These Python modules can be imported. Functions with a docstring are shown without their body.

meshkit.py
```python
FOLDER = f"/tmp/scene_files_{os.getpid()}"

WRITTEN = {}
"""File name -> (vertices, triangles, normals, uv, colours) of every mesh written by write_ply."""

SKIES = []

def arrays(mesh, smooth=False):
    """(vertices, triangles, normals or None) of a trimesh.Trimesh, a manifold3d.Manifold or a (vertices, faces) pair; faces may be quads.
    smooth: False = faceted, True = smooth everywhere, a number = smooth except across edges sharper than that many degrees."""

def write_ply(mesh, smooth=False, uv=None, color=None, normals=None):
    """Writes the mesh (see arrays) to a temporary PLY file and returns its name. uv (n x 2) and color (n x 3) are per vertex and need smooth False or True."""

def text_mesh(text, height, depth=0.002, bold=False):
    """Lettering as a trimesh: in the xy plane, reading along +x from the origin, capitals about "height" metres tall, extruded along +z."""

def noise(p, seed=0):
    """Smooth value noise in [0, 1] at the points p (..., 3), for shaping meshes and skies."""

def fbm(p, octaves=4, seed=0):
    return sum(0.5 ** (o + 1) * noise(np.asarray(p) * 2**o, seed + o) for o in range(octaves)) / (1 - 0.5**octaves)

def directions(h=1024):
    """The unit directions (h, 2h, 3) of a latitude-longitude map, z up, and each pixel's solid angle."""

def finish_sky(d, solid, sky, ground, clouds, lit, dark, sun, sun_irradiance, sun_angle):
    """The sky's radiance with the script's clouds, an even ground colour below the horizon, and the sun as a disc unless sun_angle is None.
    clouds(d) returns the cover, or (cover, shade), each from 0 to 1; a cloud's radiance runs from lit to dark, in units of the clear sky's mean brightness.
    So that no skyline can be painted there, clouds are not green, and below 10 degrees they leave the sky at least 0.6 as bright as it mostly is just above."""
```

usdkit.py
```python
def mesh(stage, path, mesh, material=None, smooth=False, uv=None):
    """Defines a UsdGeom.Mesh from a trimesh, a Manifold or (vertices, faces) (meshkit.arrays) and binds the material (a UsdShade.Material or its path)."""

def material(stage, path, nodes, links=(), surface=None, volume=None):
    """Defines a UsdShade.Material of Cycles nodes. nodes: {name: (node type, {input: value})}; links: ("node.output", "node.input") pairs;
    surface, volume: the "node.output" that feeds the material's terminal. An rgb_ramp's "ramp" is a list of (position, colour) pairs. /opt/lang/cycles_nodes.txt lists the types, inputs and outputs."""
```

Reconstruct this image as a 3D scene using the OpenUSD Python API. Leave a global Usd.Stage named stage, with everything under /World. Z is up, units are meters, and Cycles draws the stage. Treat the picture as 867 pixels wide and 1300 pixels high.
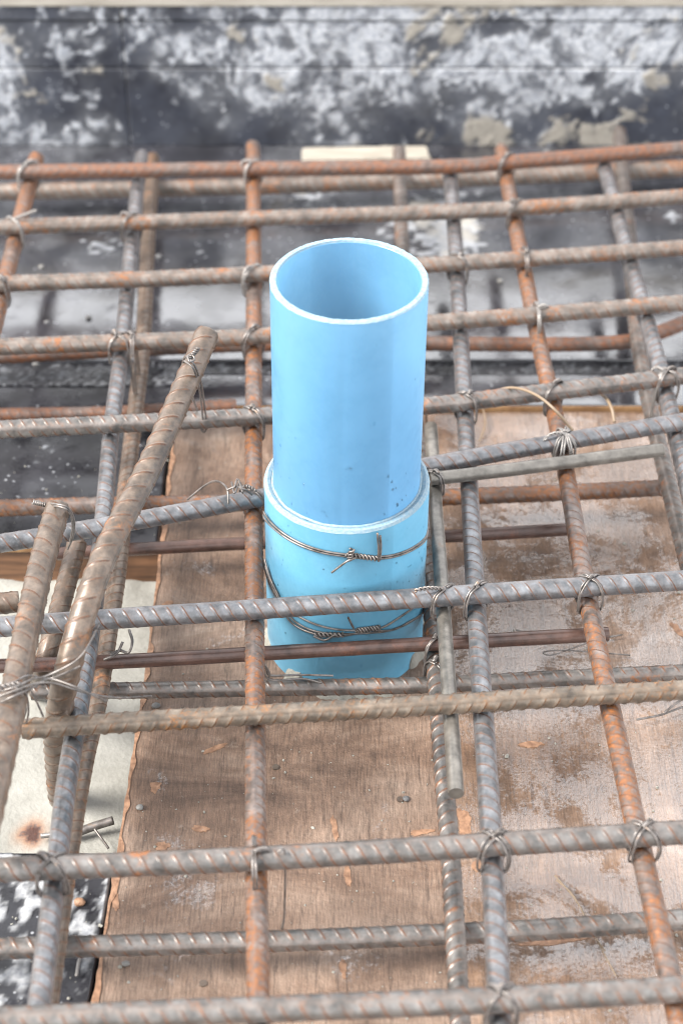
import math, random
import numpy as np, trimesh, usdkit
from meshkit import noise, fbm
from shapely.geometry import Polygon
from shapely import affinity
from pxr import Usd, UsdGeom, UsdLux, UsdShade, Gf, Sdf, Vt

stage = Usd.Stage.CreateInMemory()
UsdGeom.SetStageUpAxis(stage, UsdGeom.Tokens.z)
UsdGeom.SetStageMetersPerUnit(stage, 1.0)
UsdGeom.Xform.Define(stage, '/World')
UsdGeom.Scope.Define(stage, '/World/Looks')

# ------------------------------------------------------------------ camera, sky, sun, exposure
EYE = np.array([0.0, -0.899, 0.8473])
PITCH = math.radians(39.5)
FPX, CX, CY = 2400.0, 433.5, 650.0          # the photograph's focal length and centre, in its pixels
cam = UsdGeom.Camera.Define(stage, '/World/camera')
cam.CreateHorizontalApertureAttr(24.0)
cam.CreateVerticalApertureAttr(36.0)
cam.CreateFocalLengthAttr(24.0 * FPX / 867.0)
cam.CreateClippingRangeAttr(Gf.Vec2f(0.02, 500))
cam.CreateFStopAttr(6.3)
cam.CreateFocusDistanceAttr(1.14)
cam.CreateExposureAttr(3.14)
cam.AddTranslateOp().Set(Gf.Vec3d(*EYE))
cam.AddRotateXOp().Set(90.0 - math.degrees(PITCH))

SUN_EL, SUN_AZ = math.radians(46), math.atan2(-0.92, -0.24)
SUN_DIR = np.array([math.sin(SUN_AZ) * math.cos(SUN_EL), math.cos(SUN_AZ) * math.cos(SUN_EL), math.sin(SUN_EL)])
dome = UsdLux.DomeLight.Define(stage, '/World/sky')
dome.GetPrim().SetCustomDataByKey('kind', 'structure')
sky = usdkit.material(stage, '/World/Looks/overcast_sky', {
    'tc': ('texture_coordinate', {}),
    's': ('sky_texture', {'sky_type': 'single_scattering', 'sun_disc': False, 'sun_elevation': SUN_EL, 'sun_rotation': SUN_AZ, 'aerosol_density': 2.0}),
    'n': ('noise_texture', {'scale': 1.6, 'detail': 5.0, 'roughness': 0.55}),
    'r': ('rgb_ramp', {'ramp': [(0.30, (4.0, 4.1, 4.3)), (0.7, (6.8, 6.8, 6.8))]}),
    'm': ('mix_color', {'fac': 0.9, 'use_clamp': False}),
    'b': ('background_shader', {'strength': 0.06})},
    [('tc.generated', 'n.vector'), ('n.fac', 'r.fac'), ('s.color', 'm.a'), ('r.color', 'm.b'), ('m.result', 'b.color')], surface='b.background')
UsdShade.MaterialBindingAPI.Apply(dome.GetPrim()).Bind(sky)
sun = UsdLux.DistantLight.Define(stage, '/World/sun')
sun.CreateNormalizeAttr(True) if hasattr(sun, 'CreateNormalizeAttr') else sun.GetPrim().CreateAttribute('inputs:normalize', Sdf.ValueTypeNames.Bool).Set(True)
sun.CreateIntensityAttr(0.36)
sun.CreateAngleAttr(26.0)
sun.CreateColorAttr(Gf.Vec3f(1.0, 0.95, 0.88))
sun.AddOrientOp().Set(Gf.Quatf(Gf.Rotation(Gf.Vec3d(0, 0, 1), Gf.Vec3d(*map(float, SUN_DIR))).GetQuat()))


def P(px, py, z=0.0):
    """The point at height z that the photograph shows at pixel (px, py)."""
    c, s = math.cos(PITCH), math.sin(PITCH)
    dx, dy = (px - CX) / FPX, (CY - py) / FPX
    d = np.array([dx, c + dy * s, -s + dy * c])
    t = (z - EYE[2]) / d[2]
    return EYE + t * d


# ------------------------------------------------------------------ scene helpers
used = {}


def numbered(parent, name):
    k = used.setdefault((parent, name), 0)
    used[(parent, name)] += 1
    return name if k == 0 else f'{name}_{k:03d}'


def tag(prim, label=None, cat=None, group=None, kind=None):
    for k, v in (('label', label), ('category', cat), ('group', group), ('kind', kind)):
        if v:
            prim.SetCustomDataByKey(k, v)
    return prim


def obj(name, mesh, mat, parent=None, smooth=40, attrs=None):
    base = parent.GetPath().pathString if parent else '/World'
    m = usdkit.mesh(stage, base + '/' + numbered(base, name), mesh, mat, smooth=smooth)
    for k, v in (attrs or {}).items():
        UsdGeom.PrimvarsAPI(m).CreatePrimvar(k, Sdf.ValueTypeNames.FloatArray, 'vertex').Set(Vt.FloatArray.FromNumpy(np.asarray(v, np.float32)))
    return m.GetPrim()


def thing(name, label, cat, group=None):
    x = UsdGeom.Xform.Define(stage, '/World/' + numbered('/World', name))
    return tag(x.GetPrim(), label, cat, group)


def mat(name, nodes, links, surface='p.BSDF'):
    return usdkit.material(stage, '/World/Looks/' + name, nodes, links, surface)


# ------------------------------------------------------------------ materials
def steel(name, base, rust, rib, cover=0.12, metal=0.7, rough=0.34, orange=(0.165, 0.060, 0.017), brown=(0.046, 0.022, 0.013), pale=0.5, ribbed=True):
    """Bar steel with mill scale; rust in patches and along the foot of every rib (phase counts the ribs, lon marks the two lengthwise ribs)."""
    nodes = {
        'g': ('geometry', {}),
        'n1': ('noise_texture', {'scale': 34.0, 'detail': 5.0, 'roughness': 0.62}),
        'n2': ('noise_texture', {'scale': 330.0, 'detail': 4.0, 'roughness': 0.65}),
        'n4': ('noise_texture', {'scale': 90.0, 'detail': 4.0, 'roughness': 0.7}),
        'p1': ('map_range', {'range_type': 'smoothstep', 'from_min': 0.74 - rust * 0.5, 'from_max': 0.86 - rust * 0.42, 'clamp': True}),
        'mott': ('map_range', {'range_type': 'smoothstep', 'from_min': 0.40, 'from_max': 0.60, 'to_min': cover, 'to_max': 1.0, 'clamp': True}),
        'pm': ('math', {'math_type': 'multiply'}),
        'f': ('math', {'math_type': 'add', 'use_clamp': True}),
        'sc': ('rgb_ramp', {'ramp': [(0.25, tuple(c * 0.38 for c in base)), (0.5, base), (0.72, tuple(min(c * (1 + pale), .8) for c in base))]}),
        'rc': ('rgb_ramp', {'ramp': [(0.30, brown), (0.47, tuple((a + b) / 2 for a, b in zip(orange, brown))), (0.62, orange), (0.8, tuple(min(1, c * 1.4 + .02) for c in orange))]}),
        'c': ('mix_color', {}), 'cl': ('mix_color', {'blend_type': 'multiply', 'b': (0.50, 0.42, 0.36)}), 'ro': ('mix_float', {'a': rough, 'b': 0.55}), 'me': ('mix_float', {'a': metal, 'b': 0.0}),
        'bu': ('bump', {'strength': 0.25, 'distance': 0.0005}),
        'p': ('principled_bsdf', {'specular_ior_level': 0.5, 'coat_weight': 0.12, 'coat_roughness': 0.20, 'coat_ior': 1.4})}
    links = [('g.position', f'{n}.vector') for n in ('n1', 'n2', 'n4')] + [
        ('n1.fac', 'p1.value'), ('n2.fac', 'mott.value'), ('p1.result', 'pm.value1'), ('mott.result', 'pm.value2'), ('pm.value', 'f.value1'),
        ('n4.fac', 'sc.fac'), ('n2.fac', 'rc.fac'), ('f.value', 'c.fac'), ('sc.color', 'c.a'), ('rc.color', 'c.b'),
        ('f.value', 'ro.fac'), ('f.value', 'me.fac'), ('c.result', 'cl.a'), ('cl.result', 'p.base_color'), ('ro.result', 'p.roughness'), ('me.result', 'p.metallic'),
        ('bu.normal', 'p.normal')]
    if ribbed:
        nodes.update({
            'ph': ('attribute', {'attribute': 'phase'}), 'lo': ('attribute', {'attribute': 'lon'}),
            'fr': ('math', {'math_type': 'fraction'}), 'jit': ('math', {'math_type': 'multiply_add', 'value2': 0.16}),
            'line': ('rgb_ramp', {'ramp': [(0.0, (.10,) * 3), (0.36, (.06,) * 3), (0.40, (.45,) * 3), (0.44, (.15,) * 3), (0.50, (.12,) * 3), (0.55, (.4,) * 3), (0.585, (1.0,) * 3), (0.625, (1.0,) * 3), (0.67, (.25,) * 3), (1.0, (.10,) * 3)]}),
            'hgt': ('rgb_ramp', {'ramp': [(0.0, (.5,) * 3), (0.38, (.5,) * 3), (0.42, (.25,) * 3), (0.47, (.6,) * 3), (0.53, (.6,) * 3), (0.60, (0.0,) * 3), (0.66, (.5,) * 3), (1.0, (.5,) * 3)]}),
            'w1': ('mix_float', {'a': 0.0, 'b': 0.35}), 'ln': ('mix_float', {'b': 0.22}),
            'gate': ('map_range', {'range_type': 'smoothstep', 'from_min': 0.36 - .1 * rib, 'from_max': 0.62 - .1 * rib, 'to_min': 0.08, 'to_max': rib, 'clamp': True}),
            'lg': ('math', {'math_type': 'multiply'}), 'hm': ('mix_float', {'b': 0.52}), 'ha': ('math', {'math_type': 'multiply_add', 'value2': 0.35})})
        links += [('g.position', 'jit.value1')] * 0 + [('n2.fac', 'jit.value1'), ('ph.fac', 'jit.value3'), ('jit.value', 'fr.value1'), ('fr.value', 'line.fac'), ('fr.value', 'hgt.fac'),
                  ('lo.fac', 'ln.fac'), ('line.color', 'ln.a'), ('n4.fac', 'gate.value'), ('ln.result', 'lg.value1'), ('gate.result', 'lg.value2'), ('lg.value', 'f.value2'),
                  ('lo.fac', 'hm.fac'), ('hgt.color', 'hm.a'), ('n2.fac', 'ha.value1'), ('hm.result', 'ha.value3'), ('ha.value', 'bu.height')]
        nodes.pop('w1')
        nodes['dk'] = ('rgb_ramp', {'ramp': [(0.0, (0,) * 3), (0.54, (0,) * 3), (0.575, (.8,) * 3), (0.63, (.9,) * 3), (0.69, (0,) * 3), (1.0, (0,) * 3)]})
        nodes['dn'] = ('math', {'math_type': 'multiply'})
        nodes['dg'] = ('map_range', {'range_type': 'smoothstep', 'from_min': 0.36, 'from_max': 0.6, 'to_min': 0.4, 'to_max': 1.0, 'clamp': True})
        nodes['dl'] = ('mix_float', {'b': 0.0})
        links += [('fr.value', 'dk.fac'), ('dk.color', 'dn.value1'), ('n4.fac', 'dg.value'), ('dg.result', 'dn.value2'), ('dn.value', 'dl.a'), ('lo.fac', 'dl.fac'), ('dl.result', 'cl.fac')]
    else:
        nodes['f'] = ('math', {'math_type': 'add', 'use_clamp': True, 'value2': 0.0})
        nodes['cl'][1]['fac'] = 0.0
        links.append(('n2.fac', 'bu.height'))
    return mat(name, nodes, links)


M = {}
M['grey'] = steel('grey_bar_steel', (0.128, 0.136, 0.145), 0.06, 0.90, metal=.75, rough=.36, pale=.7)
M['grey_rusty'] = steel('grey_bar_steel_with_rusty_ribs', (0.120, 0.118, 0.114), 0.38, 1.0, metal=.7, rough=.38, pale=.7)
M['pale'] = steel('weathered_brown_grey_bar_steel', (0.135, 0.122, 0.110), 0.48, 1.0, metal=.65, rough=.40, orange=(0.165, 0.060, 0.016), brown=(0.055, 0.027, 0.014), pale=.8)
M['rusty'] = steel('orange_rusted_bar_steel', (0.125, 0.108, 0.10), 0.74, 1.0, 0.30, orange=(0.140, 0.051, 0.014), brown=(0.046, 0.019, 0.009), rough=0.33, metal=.65, pale=.9)
M['deep_rust'] = steel('deep_rusted_bar_steel', (0.10, 0.082, 0.074), 0.76, 1.0, 0.30, orange=(0.120, 0.043, 0.016), brown=(0.048, 0.021, 0.012), metal=.5, rough=.4)
M['brown'] = steel('brown_smooth_bar_steel', (0.060, 0.034, 0.027), 0.40, 0.0, metal=0.2, rough=0.28, orange=(0.105, 0.034, 0.016), brown=(0.033, 0.014, 0.010), ribbed=False)
M['smooth_grey'] = steel('dull_smooth_bar_steel', (0.125, 0.115, 0.102), 0.22, 0.0, orange=(0.15, 0.075, 0.034), ribbed=False, metal=.5)
M['mud'] = steel('muddy_brown_bar_steel', (0.088, 0.070, 0.056), 0.40, 1.0, metal=0.4, rough=0.36, orange=(0.14, 0.062, 0.026), brown=(0.045, 0.027, 0.019), pale=.8)
M['olive'] = steel('brown_stained_bar_steel', (0.108, 0.090, 0.072), 0.46, 1.0, metal=0.45, rough=0.42, orange=(0.15, 0.067, 0.022), brown=(0.05, 0.031, 0.019), pale=.8)
M['wire'] = mat('tie_wire_steel', {
    'g': ('geometry', {}), 'n': ('noise_texture', {'scale': 220.0, 'detail': 3.0}),
    'r': ('rgb_ramp', {'ramp': [(0.3, (0.066, 0.0561, 0.0495)), (0.6, (0.1584, 0.1452, 0.1386)), (0.8, (0.2178, 0.1452, 0.099))]}),
    'p': ('principled_bsdf', {'metallic': 0.55, 'roughness': 0.38})}, [('g.position', 'n.vector'), ('n.fac', 'r.fac'), ('r.color', 'p.base_color')])
M['wire_pale'] = mat('pale_tie_wire_steel', {'p': ('principled_bsdf', {'base_color': (0.198, 0.1848, 0.1749), 'metallic': 0.5, 'roughness': 0.42})}, [])
M['straw'] = mat('straw_fibre', {'p': ('principled_bsdf', {'base_color': (0.16, 0.115, 0.075), 'roughness': 0.5})}, [])


def pvc(name, col, dark, speck=0.5, rough=0.30, sss=0.0):
    return mat(name, {
        'g': ('geometry', {}), 'mp': ('mapping', {'scale': (1, 1, 0.55)}),
        'v': ('voronoi_texture', {'scale': 72.0}), 'vs': ('map_range', {'range_type': 'smoothstep', 'from_min': 0.045, 'from_max': 0.10, 'to_min': 1.0, 'to_max': 0.0, 'clamp': True}),
        'vn': ('noise_texture', {'scale': 27.0, 'detail': 1.0}), 'vg': ('map_range', {'from_min': 0.50, 'from_max': 0.60, 'to_max': speck, 'clamp': True}), 'vm': ('math', {'math_type': 'multiply'}),
        'n': ('noise_texture', {'scale': 24.0, 'detail': 6.0, 'roughness': 0.6}), 'n2': ('noise_texture', {'scale': 260.0, 'detail': 4.0}),
        'r': ('rgb_ramp', {'ramp': [(0.3, tuple(c * 0.92 for c in col)), (0.7, tuple(min(1, c * 1.06) for c in col))]}),
        'c': ('mix_color', {'b': dark}), 'ro': ('map_range', {'from_min': 0.3, 'from_max': 0.7, 'to_min': rough - .06, 'to_max': rough + .16, 'clamp': True}),
        'b': ('bump', {'strength': 0.12, 'distance': 0.0006}),
        'p': ('principled_bsdf', {'specular_ior_level': 0.45, 'subsurface_weight': sss, 'subsurface_scale': 0.006, 'subsurface_radius': (0.55, 0.85, 1.0)})},
        [('g.position', 'mp.vector'), ('mp.vector', 'v.vector'), ('g.position', 'vn.vector'), ('g.position', 'n.vector'), ('g.position', 'n2.vector'),
         ('v.distance', 'vs.value'), ('vn.fac', 'vg.value'), ('vs.result', 'vm.value1'), ('vg.result', 'vm.value2'), ('n.fac', 'r.fac'), ('r.color', 'c.a'), ('vm.value', 'c.fac'),
         ('c.result', 'p.base_color'), ('n.fac', 'ro.value'), ('ro.result', 'p.roughness'), ('n2.fac', 'b.height'), ('b.normal', 'p.normal')])


M['pipe'] = pvc('blue_pipe_plastic', (0.068, 0.180, 0.305), (0.0132, 0.0924, 0.1584), 0.35, sss=0.14)
M['coupling'] = pvc('blue_coupling_plastic', (0.086, 0.240, 0.350), (0.0528, 0.1716, 0.2904), 0.5, 0.24)
M['rim'] = mat('sawn_plastic_edge', {
    'g': ('geometry', {}), 'n': ('noise_texture', {'scale': 500.0, 'detail': 4.0}), 'r': ('rgb_ramp', {'ramp': [(0.3, (0.105, 0.19, 0.255)), (0.6, (0.175, 0.235, 0.27))]}),
    'b': ('bump', {'strength': 0.5, 'distance': 0.0006}), 'p': ('principled_bsdf', {'roughness': 0.6})},
    [('g.position', 'n.vector'), ('n.fac', 'r.fac'), ('r.color', 'p.base_color'), ('n.fac', 'b.height'), ('b.normal', 'p.normal')])
M['water'] = mat('water_drop', {'p': ('principled_bsdf', {'base_color': (1, 1, 1), 'roughness': 0.02, 'ior': 1.33, 'transmission_weight': 1.0})}, [])


def plywood(name, cols, wet, tint):
    """Wet film-worn plywood: long grain along y, stains, and a water film whose patches are glossy."""
    return mat(name, {
        'g': ('geometry', {}), 'mg': ('mapping', {'scale': (1.0, 0.09, 1.0)}), 'ms': ('mapping', {'scale': (0.55, 1.0, 1.0)}),
        'gr': ('noise_texture', {'scale': 900.0, 'detail': 4.0, 'roughness': 0.7, 'distortion': 0.3}),
        'g2': ('noise_texture', {'scale': 110.0, 'detail': 3.0, 'roughness': 0.6}),
        'st': ('noise_texture', {'scale': 14.0, 'detail': 8.0, 'roughness': 0.70, 'distortion': 0.7}),
        'fi': ('noise_texture', {'scale': 460.0, 'detail': 3.0, 'roughness': 0.6}),
        'sp': ('noise_texture', {'scale': 70.0, 'detail': 6.0, 'roughness': 0.75}),
        'cb': ('rgb_ramp', {'ramp': [(0.30, cols[0]), (0.46, cols[1]), (0.60, cols[2]), (0.74, cols[3])]}),
        'grr': ('map_range', {'from_min': 0.32, 'from_max': 0.66, 'to_min': 0.5, 'to_max': 1.35, 'clamp': True}),
        'g2r': ('map_range', {'from_min': 0.3, 'from_max': 0.7, 'to_min': 0.88, 'to_max': 1.1, 'clamp': True}),
        'c1': ('mix_color', {'blend_type': 'multiply', 'fac': 0.8}), 'c2': ('mix_color', {'blend_type': 'multiply', 'fac': 1.0}),
        'spm': ('map_range', {'range_type': 'smoothstep', 'from_min': 0.60, 'from_max': 0.70, 'to_max': 0.55, 'clamp': True}),
        'c3': ('mix_color', {'b': tint}),
        'dk': ('noise_texture', {'scale': 240.0, 'detail': 6.0, 'roughness': 0.8, 'distortion': 0.2}), 'dkr': ('map_range', {'range_type': 'smoothstep', 'from_min': 0.53, 'from_max': 0.66, 'to_max': 0.62, 'clamp': True}), 'c4': ('mix_color', {'b': tuple(c * 0.6 for c in cols[0])}),
        'we': ('math', {'math_type': 'multiply_add', 'value2': 0.22}),
        'wn': ('noise_texture', {'scale': 13.0, 'detail': 7.0, 'roughness': 0.74, 'distortion': 0.5}),
        'w': ('map_range', {'range_type': 'smoothstep', 'from_min': 0.75 - wet * .26, 'from_max': 0.84 - wet * .26, 'clamp': True}),
        'ro': ('mix_float', {'a': 0.62, 'b': 0.16}), 'co': ('mix_float', {'a': 0.0, 'b': 1.0}),
        'hh': ('math', {'math_type': 'multiply_add', 'value2': 0.6}),
        'bu': ('bump', {'strength': 0.55, 'distance': 0.0011}), 'bc': ('bump', {'strength': 0.6, 'distance': 0.0012}),
        'p': ('principled_bsdf', {'coat_roughness': 0.13, 'coat_ior': 2.3})},
        [('g.position', 'mg.vector'), ('g.position', 'ms.vector'), ('mg.vector', 'gr.vector'), ('mg.vector', 'g2.vector'), ('ms.vector', 'st.vector'), ('g.position', 'fi.vector'), ('g.position', 'sp.vector'),
         ('st.fac', 'cb.fac'), ('gr.fac', 'grr.value'), ('g2.fac', 'g2r.value'), ('cb.color', 'c1.a'), ('grr.result', 'c1.b'), ('c1.result', 'c2.a'), ('g2r.result', 'c2.b'),
         ('sp.fac', 'spm.value'), ('spm.result', 'c3.fac'), ('c2.result', 'c3.a'), ('mg.vector', 'dk.vector'), ('dk.fac', 'dkr.value'), ('dkr.result', 'c4.fac'), ('c3.result', 'c4.a'), ('c4.result', 'p.base_color'),
         ('g.position', 'wn.vector'), ('fi.fac', 'we.value1'), ('wn.fac', 'we.value3'), ('we.value', 'w.value'), ('w.result', 'ro.fac'), ('w.result', 'co.fac'), ('ro.result', 'p.roughness'), ('co.result', 'p.coat_weight'),
         ('gr.fac', 'hh.value1'), ('fi.fac', 'hh.value3'), ('hh.value', 'bu.height'), ('hh.value', 'bc.height'), ('bu.normal', 'p.normal'), ('bc.normal', 'p.coat_normal')])


M['ply'] = plywood('worn_brown_plywood', [(0.040, 0.022, 0.014), (0.110, 0.068, 0.046), (0.178, 0.124, 0.092), (0.29, 0.23, 0.185)], 0.22, (0.20, 0.16, 0.13))
M['ply_wet'] = plywood('wet_brown_plywood', [(0.048, 0.023, 0.012), (0.115, 0.067, 0.040), (0.168, 0.113, 0.081), (0.23, 0.182, 0.155)], 0.80, (0.17, 0.135, 0.12))
M['ply_edge'] = mat('torn_plywood_veneer', {
    'g': ('geometry', {}), 'n': ('noise_texture', {'scale': 260.0, 'detail': 4.0}), 'r': ('rgb_ramp', {'ramp': [(0.3, (0.11, 0.055, 0.03)), (0.65, (0.24, 0.135, 0.08))]}),
    'b': ('bump', {'strength': 0.6, 'distance': 0.001}), 'p': ('principled_bsdf', {'roughness': 0.6})},
    [('g.position', 'n.vector'), ('n.fac', 'r.fac'), ('r.color', 'p.base_color'), ('n.fac', 'b.height'), ('b.normal', 'p.normal')])


def film(name, rough_lo, rough_hi, base=(0.007, 0.007, 0.008), mid=(0.020, 0.020, 0.024), gloss=1.5, spec=(0.08, 0.36)):
    """Black film-faced board; the mesh's film and thick values are thin cement wash and thick cement crust."""
    return mat(name, {
        'g': ('geometry', {}), 'a': ('attribute', {'attribute': 'film'}), 't': ('attribute', {'attribute': 'thick'}),
        'n': ('noise_texture', {'scale': 20.0, 'detail': 6.0, 'roughness': 0.65}), 'n2': ('noise_texture', {'scale': 300.0, 'detail': 4.0, 'roughness': 0.6}),
        'wn': ('noise_texture', {'scale': 34.0, 'detail': 5.0, 'roughness': 0.65}),
        'sp': ('voronoi_texture', {'scale': 130.0}), 'spr': ('map_range', {'range_type': 'smoothstep', 'from_min': 0.10, 'from_max': 0.17, 'to_min': 0.55, 'to_max': 0.0, 'clamp': True}),
        'spg': ('map_range', {'from_min': 0.47, 'from_max': 0.55, 'clamp': True}), 'spm': ('math', {'math_type': 'multiply'}),
        'r': ('rgb_ramp', {'ramp': [(0.35, base), (0.65, mid)]}),
        'fc': ('rgb_ramp', {'ramp': [(0.3, (0.17, 0.185, 0.215)), (0.7, (0.37, 0.38, 0.395))]}),
        'tc': ('rgb_ramp', {'ramp': [(0.3, (0.15, 0.138, 0.118)), (0.7, (0.235, 0.22, 0.195))]}),
        'fm': ('math', {'math_type': 'maximum'}),
        'c1': ('mix_color', {}), 'c2': ('mix_color', {}),
        'wr': ('map_range', {'range_type': 'smoothstep', 'from_min': 0.40, 'from_max': 0.60, 'to_min': rough_lo, 'to_max': rough_hi, 'clamp': True}),
        'mx': ('math', {'math_type': 'maximum'}), 'ro': ('mix_float', {'b': 0.75}), 'mn': ('noise_texture', {'scale': 26.0, 'detail': 6.0, 'roughness': 0.7, 'distortion': 0.4}),
        'sl': ('map_range', {'range_type': 'smoothstep', 'from_min': 0.32, 'from_max': 0.45, 'to_min': spec[0], 'to_max': spec[1], 'clamp': True}),
        'bu': ('bump', {'strength': 0.14, 'distance': 0.0006}),
        'p': ('principled_bsdf', {'ior': gloss})},
        [('g.position', f'{n}.vector') for n in ('n', 'n2', 'wn', 'sp')] + [
            ('n.fac', 'r.fac'), ('n2.fac', 'fc.fac'), ('n2.fac', 'tc.fac'), ('sp.distance', 'spr.value'), ('n.fac', 'spg.value'), ('spr.result', 'spm.value1'), ('spg.result', 'spm.value2'),
            ('a.fac', 'fm.value1'), ('spm.value', 'fm.value2'), ('fm.value', 'c1.fac'), ('r.color', 'c1.a'), ('fc.color', 'c1.b'), ('t.fac', 'c2.fac'), ('c1.result', 'c2.a'), ('tc.color', 'c2.b'),
            ('c2.result', 'p.base_color'), ('wn.fac', 'wr.value'), ('fm.value', 'mx.value1'), ('t.fac', 'mx.value2'), ('mx.value', 'ro.fac'), ('wr.result', 'ro.a'), ('ro.result', 'p.roughness'),
            ('n2.fac', 'bu.height'), ('bu.normal', 'p.normal'), ('g.position', 'mn.vector'), ('mn.fac', 'sl.value'), ('sl.result', 'p.specular_ior_level')])


M['film_wall'] = film('splattered_black_film_board', 0.40, 0.55, (0.012, 0.013, 0.018), (0.030, 0.034, 0.046))
M['film_wet'] = film('wet_black_film_board', 0.06, 0.16, (0.010, 0.010, 0.012), (0.028, 0.028, 0.034), 2.45, (0.22, 0.5))
M['film_dark'] = film('dark_black_film_board', 0.16, 0.42)
M['timber'] = mat('brown_timber', {
    'g': ('geometry', {}), 'mp': ('mapping', {'scale': (0.08, 1, 1)}), 'n': ('noise_texture', {'scale': 240.0, 'detail': 5.0}), 'n2': ('noise_texture', {'scale': 22.0, 'detail': 4.0}),
    'r': ('rgb_ramp', {'ramp': [(0.3, (0.06, 0.028, 0.014)), (0.7, (0.20, 0.10, 0.05))]}), 'r2': ('rgb_ramp', {'ramp': [(0.35, (0.45, 0.4, 0.36)), (0.6, (1, 1, 1))]}), 'c': ('mix_color', {'blend_type': 'multiply', 'fac': 1.0}),
    'p': ('principled_bsdf', {'roughness': 0.5})}, [('g.position', 'mp.vector'), ('mp.vector', 'n.vector'), ('g.position', 'n2.vector'), ('n.fac', 'r.fac'), ('n2.fac', 'r2.fac'), ('r.color', 'c.a'), ('r2.color', 'c.b'), ('c.result', 'p.base_color')])
M['timber_lip'] = mat('orange_timber_edge', {
    'g': ('geometry', {}), 'n': ('noise_texture', {'scale': 130.0, 'detail': 4.0}), 'r': ('rgb_ramp', {'ramp': [(0.3, (0.132, 0.0627, 0.02508)), (0.7, (0.2508, 0.1452, 0.066))]}), 'p': ('principled_bsdf', {'roughness': 0.55})},
    [('g.position', 'n.vector'), ('n.fac', 'r.fac'), ('r.color', 'p.base_color')])
M['pale_timber'] = mat('pale_timber', {
    'g': ('geometry', {}), 'mp': ('mapping', {'scale': (0.12, 1, 1)}), 'n': ('noise_texture', {'scale': 200.0, 'detail': 5.0}),
    'r': ('rgb_ramp', {'ramp': [(0.3, (0.1716, 0.1518, 0.1254)), (0.7, (0.2772, 0.2574, 0.2211))]}), 'p': ('principled_bsdf', {'roughness': 0.65})},
    [('g.position', 'mp.vector'), ('mp.vector', 'n.vector'), ('n.fac', 'r.fac'), ('r.color', 'p.base_color')])


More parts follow.
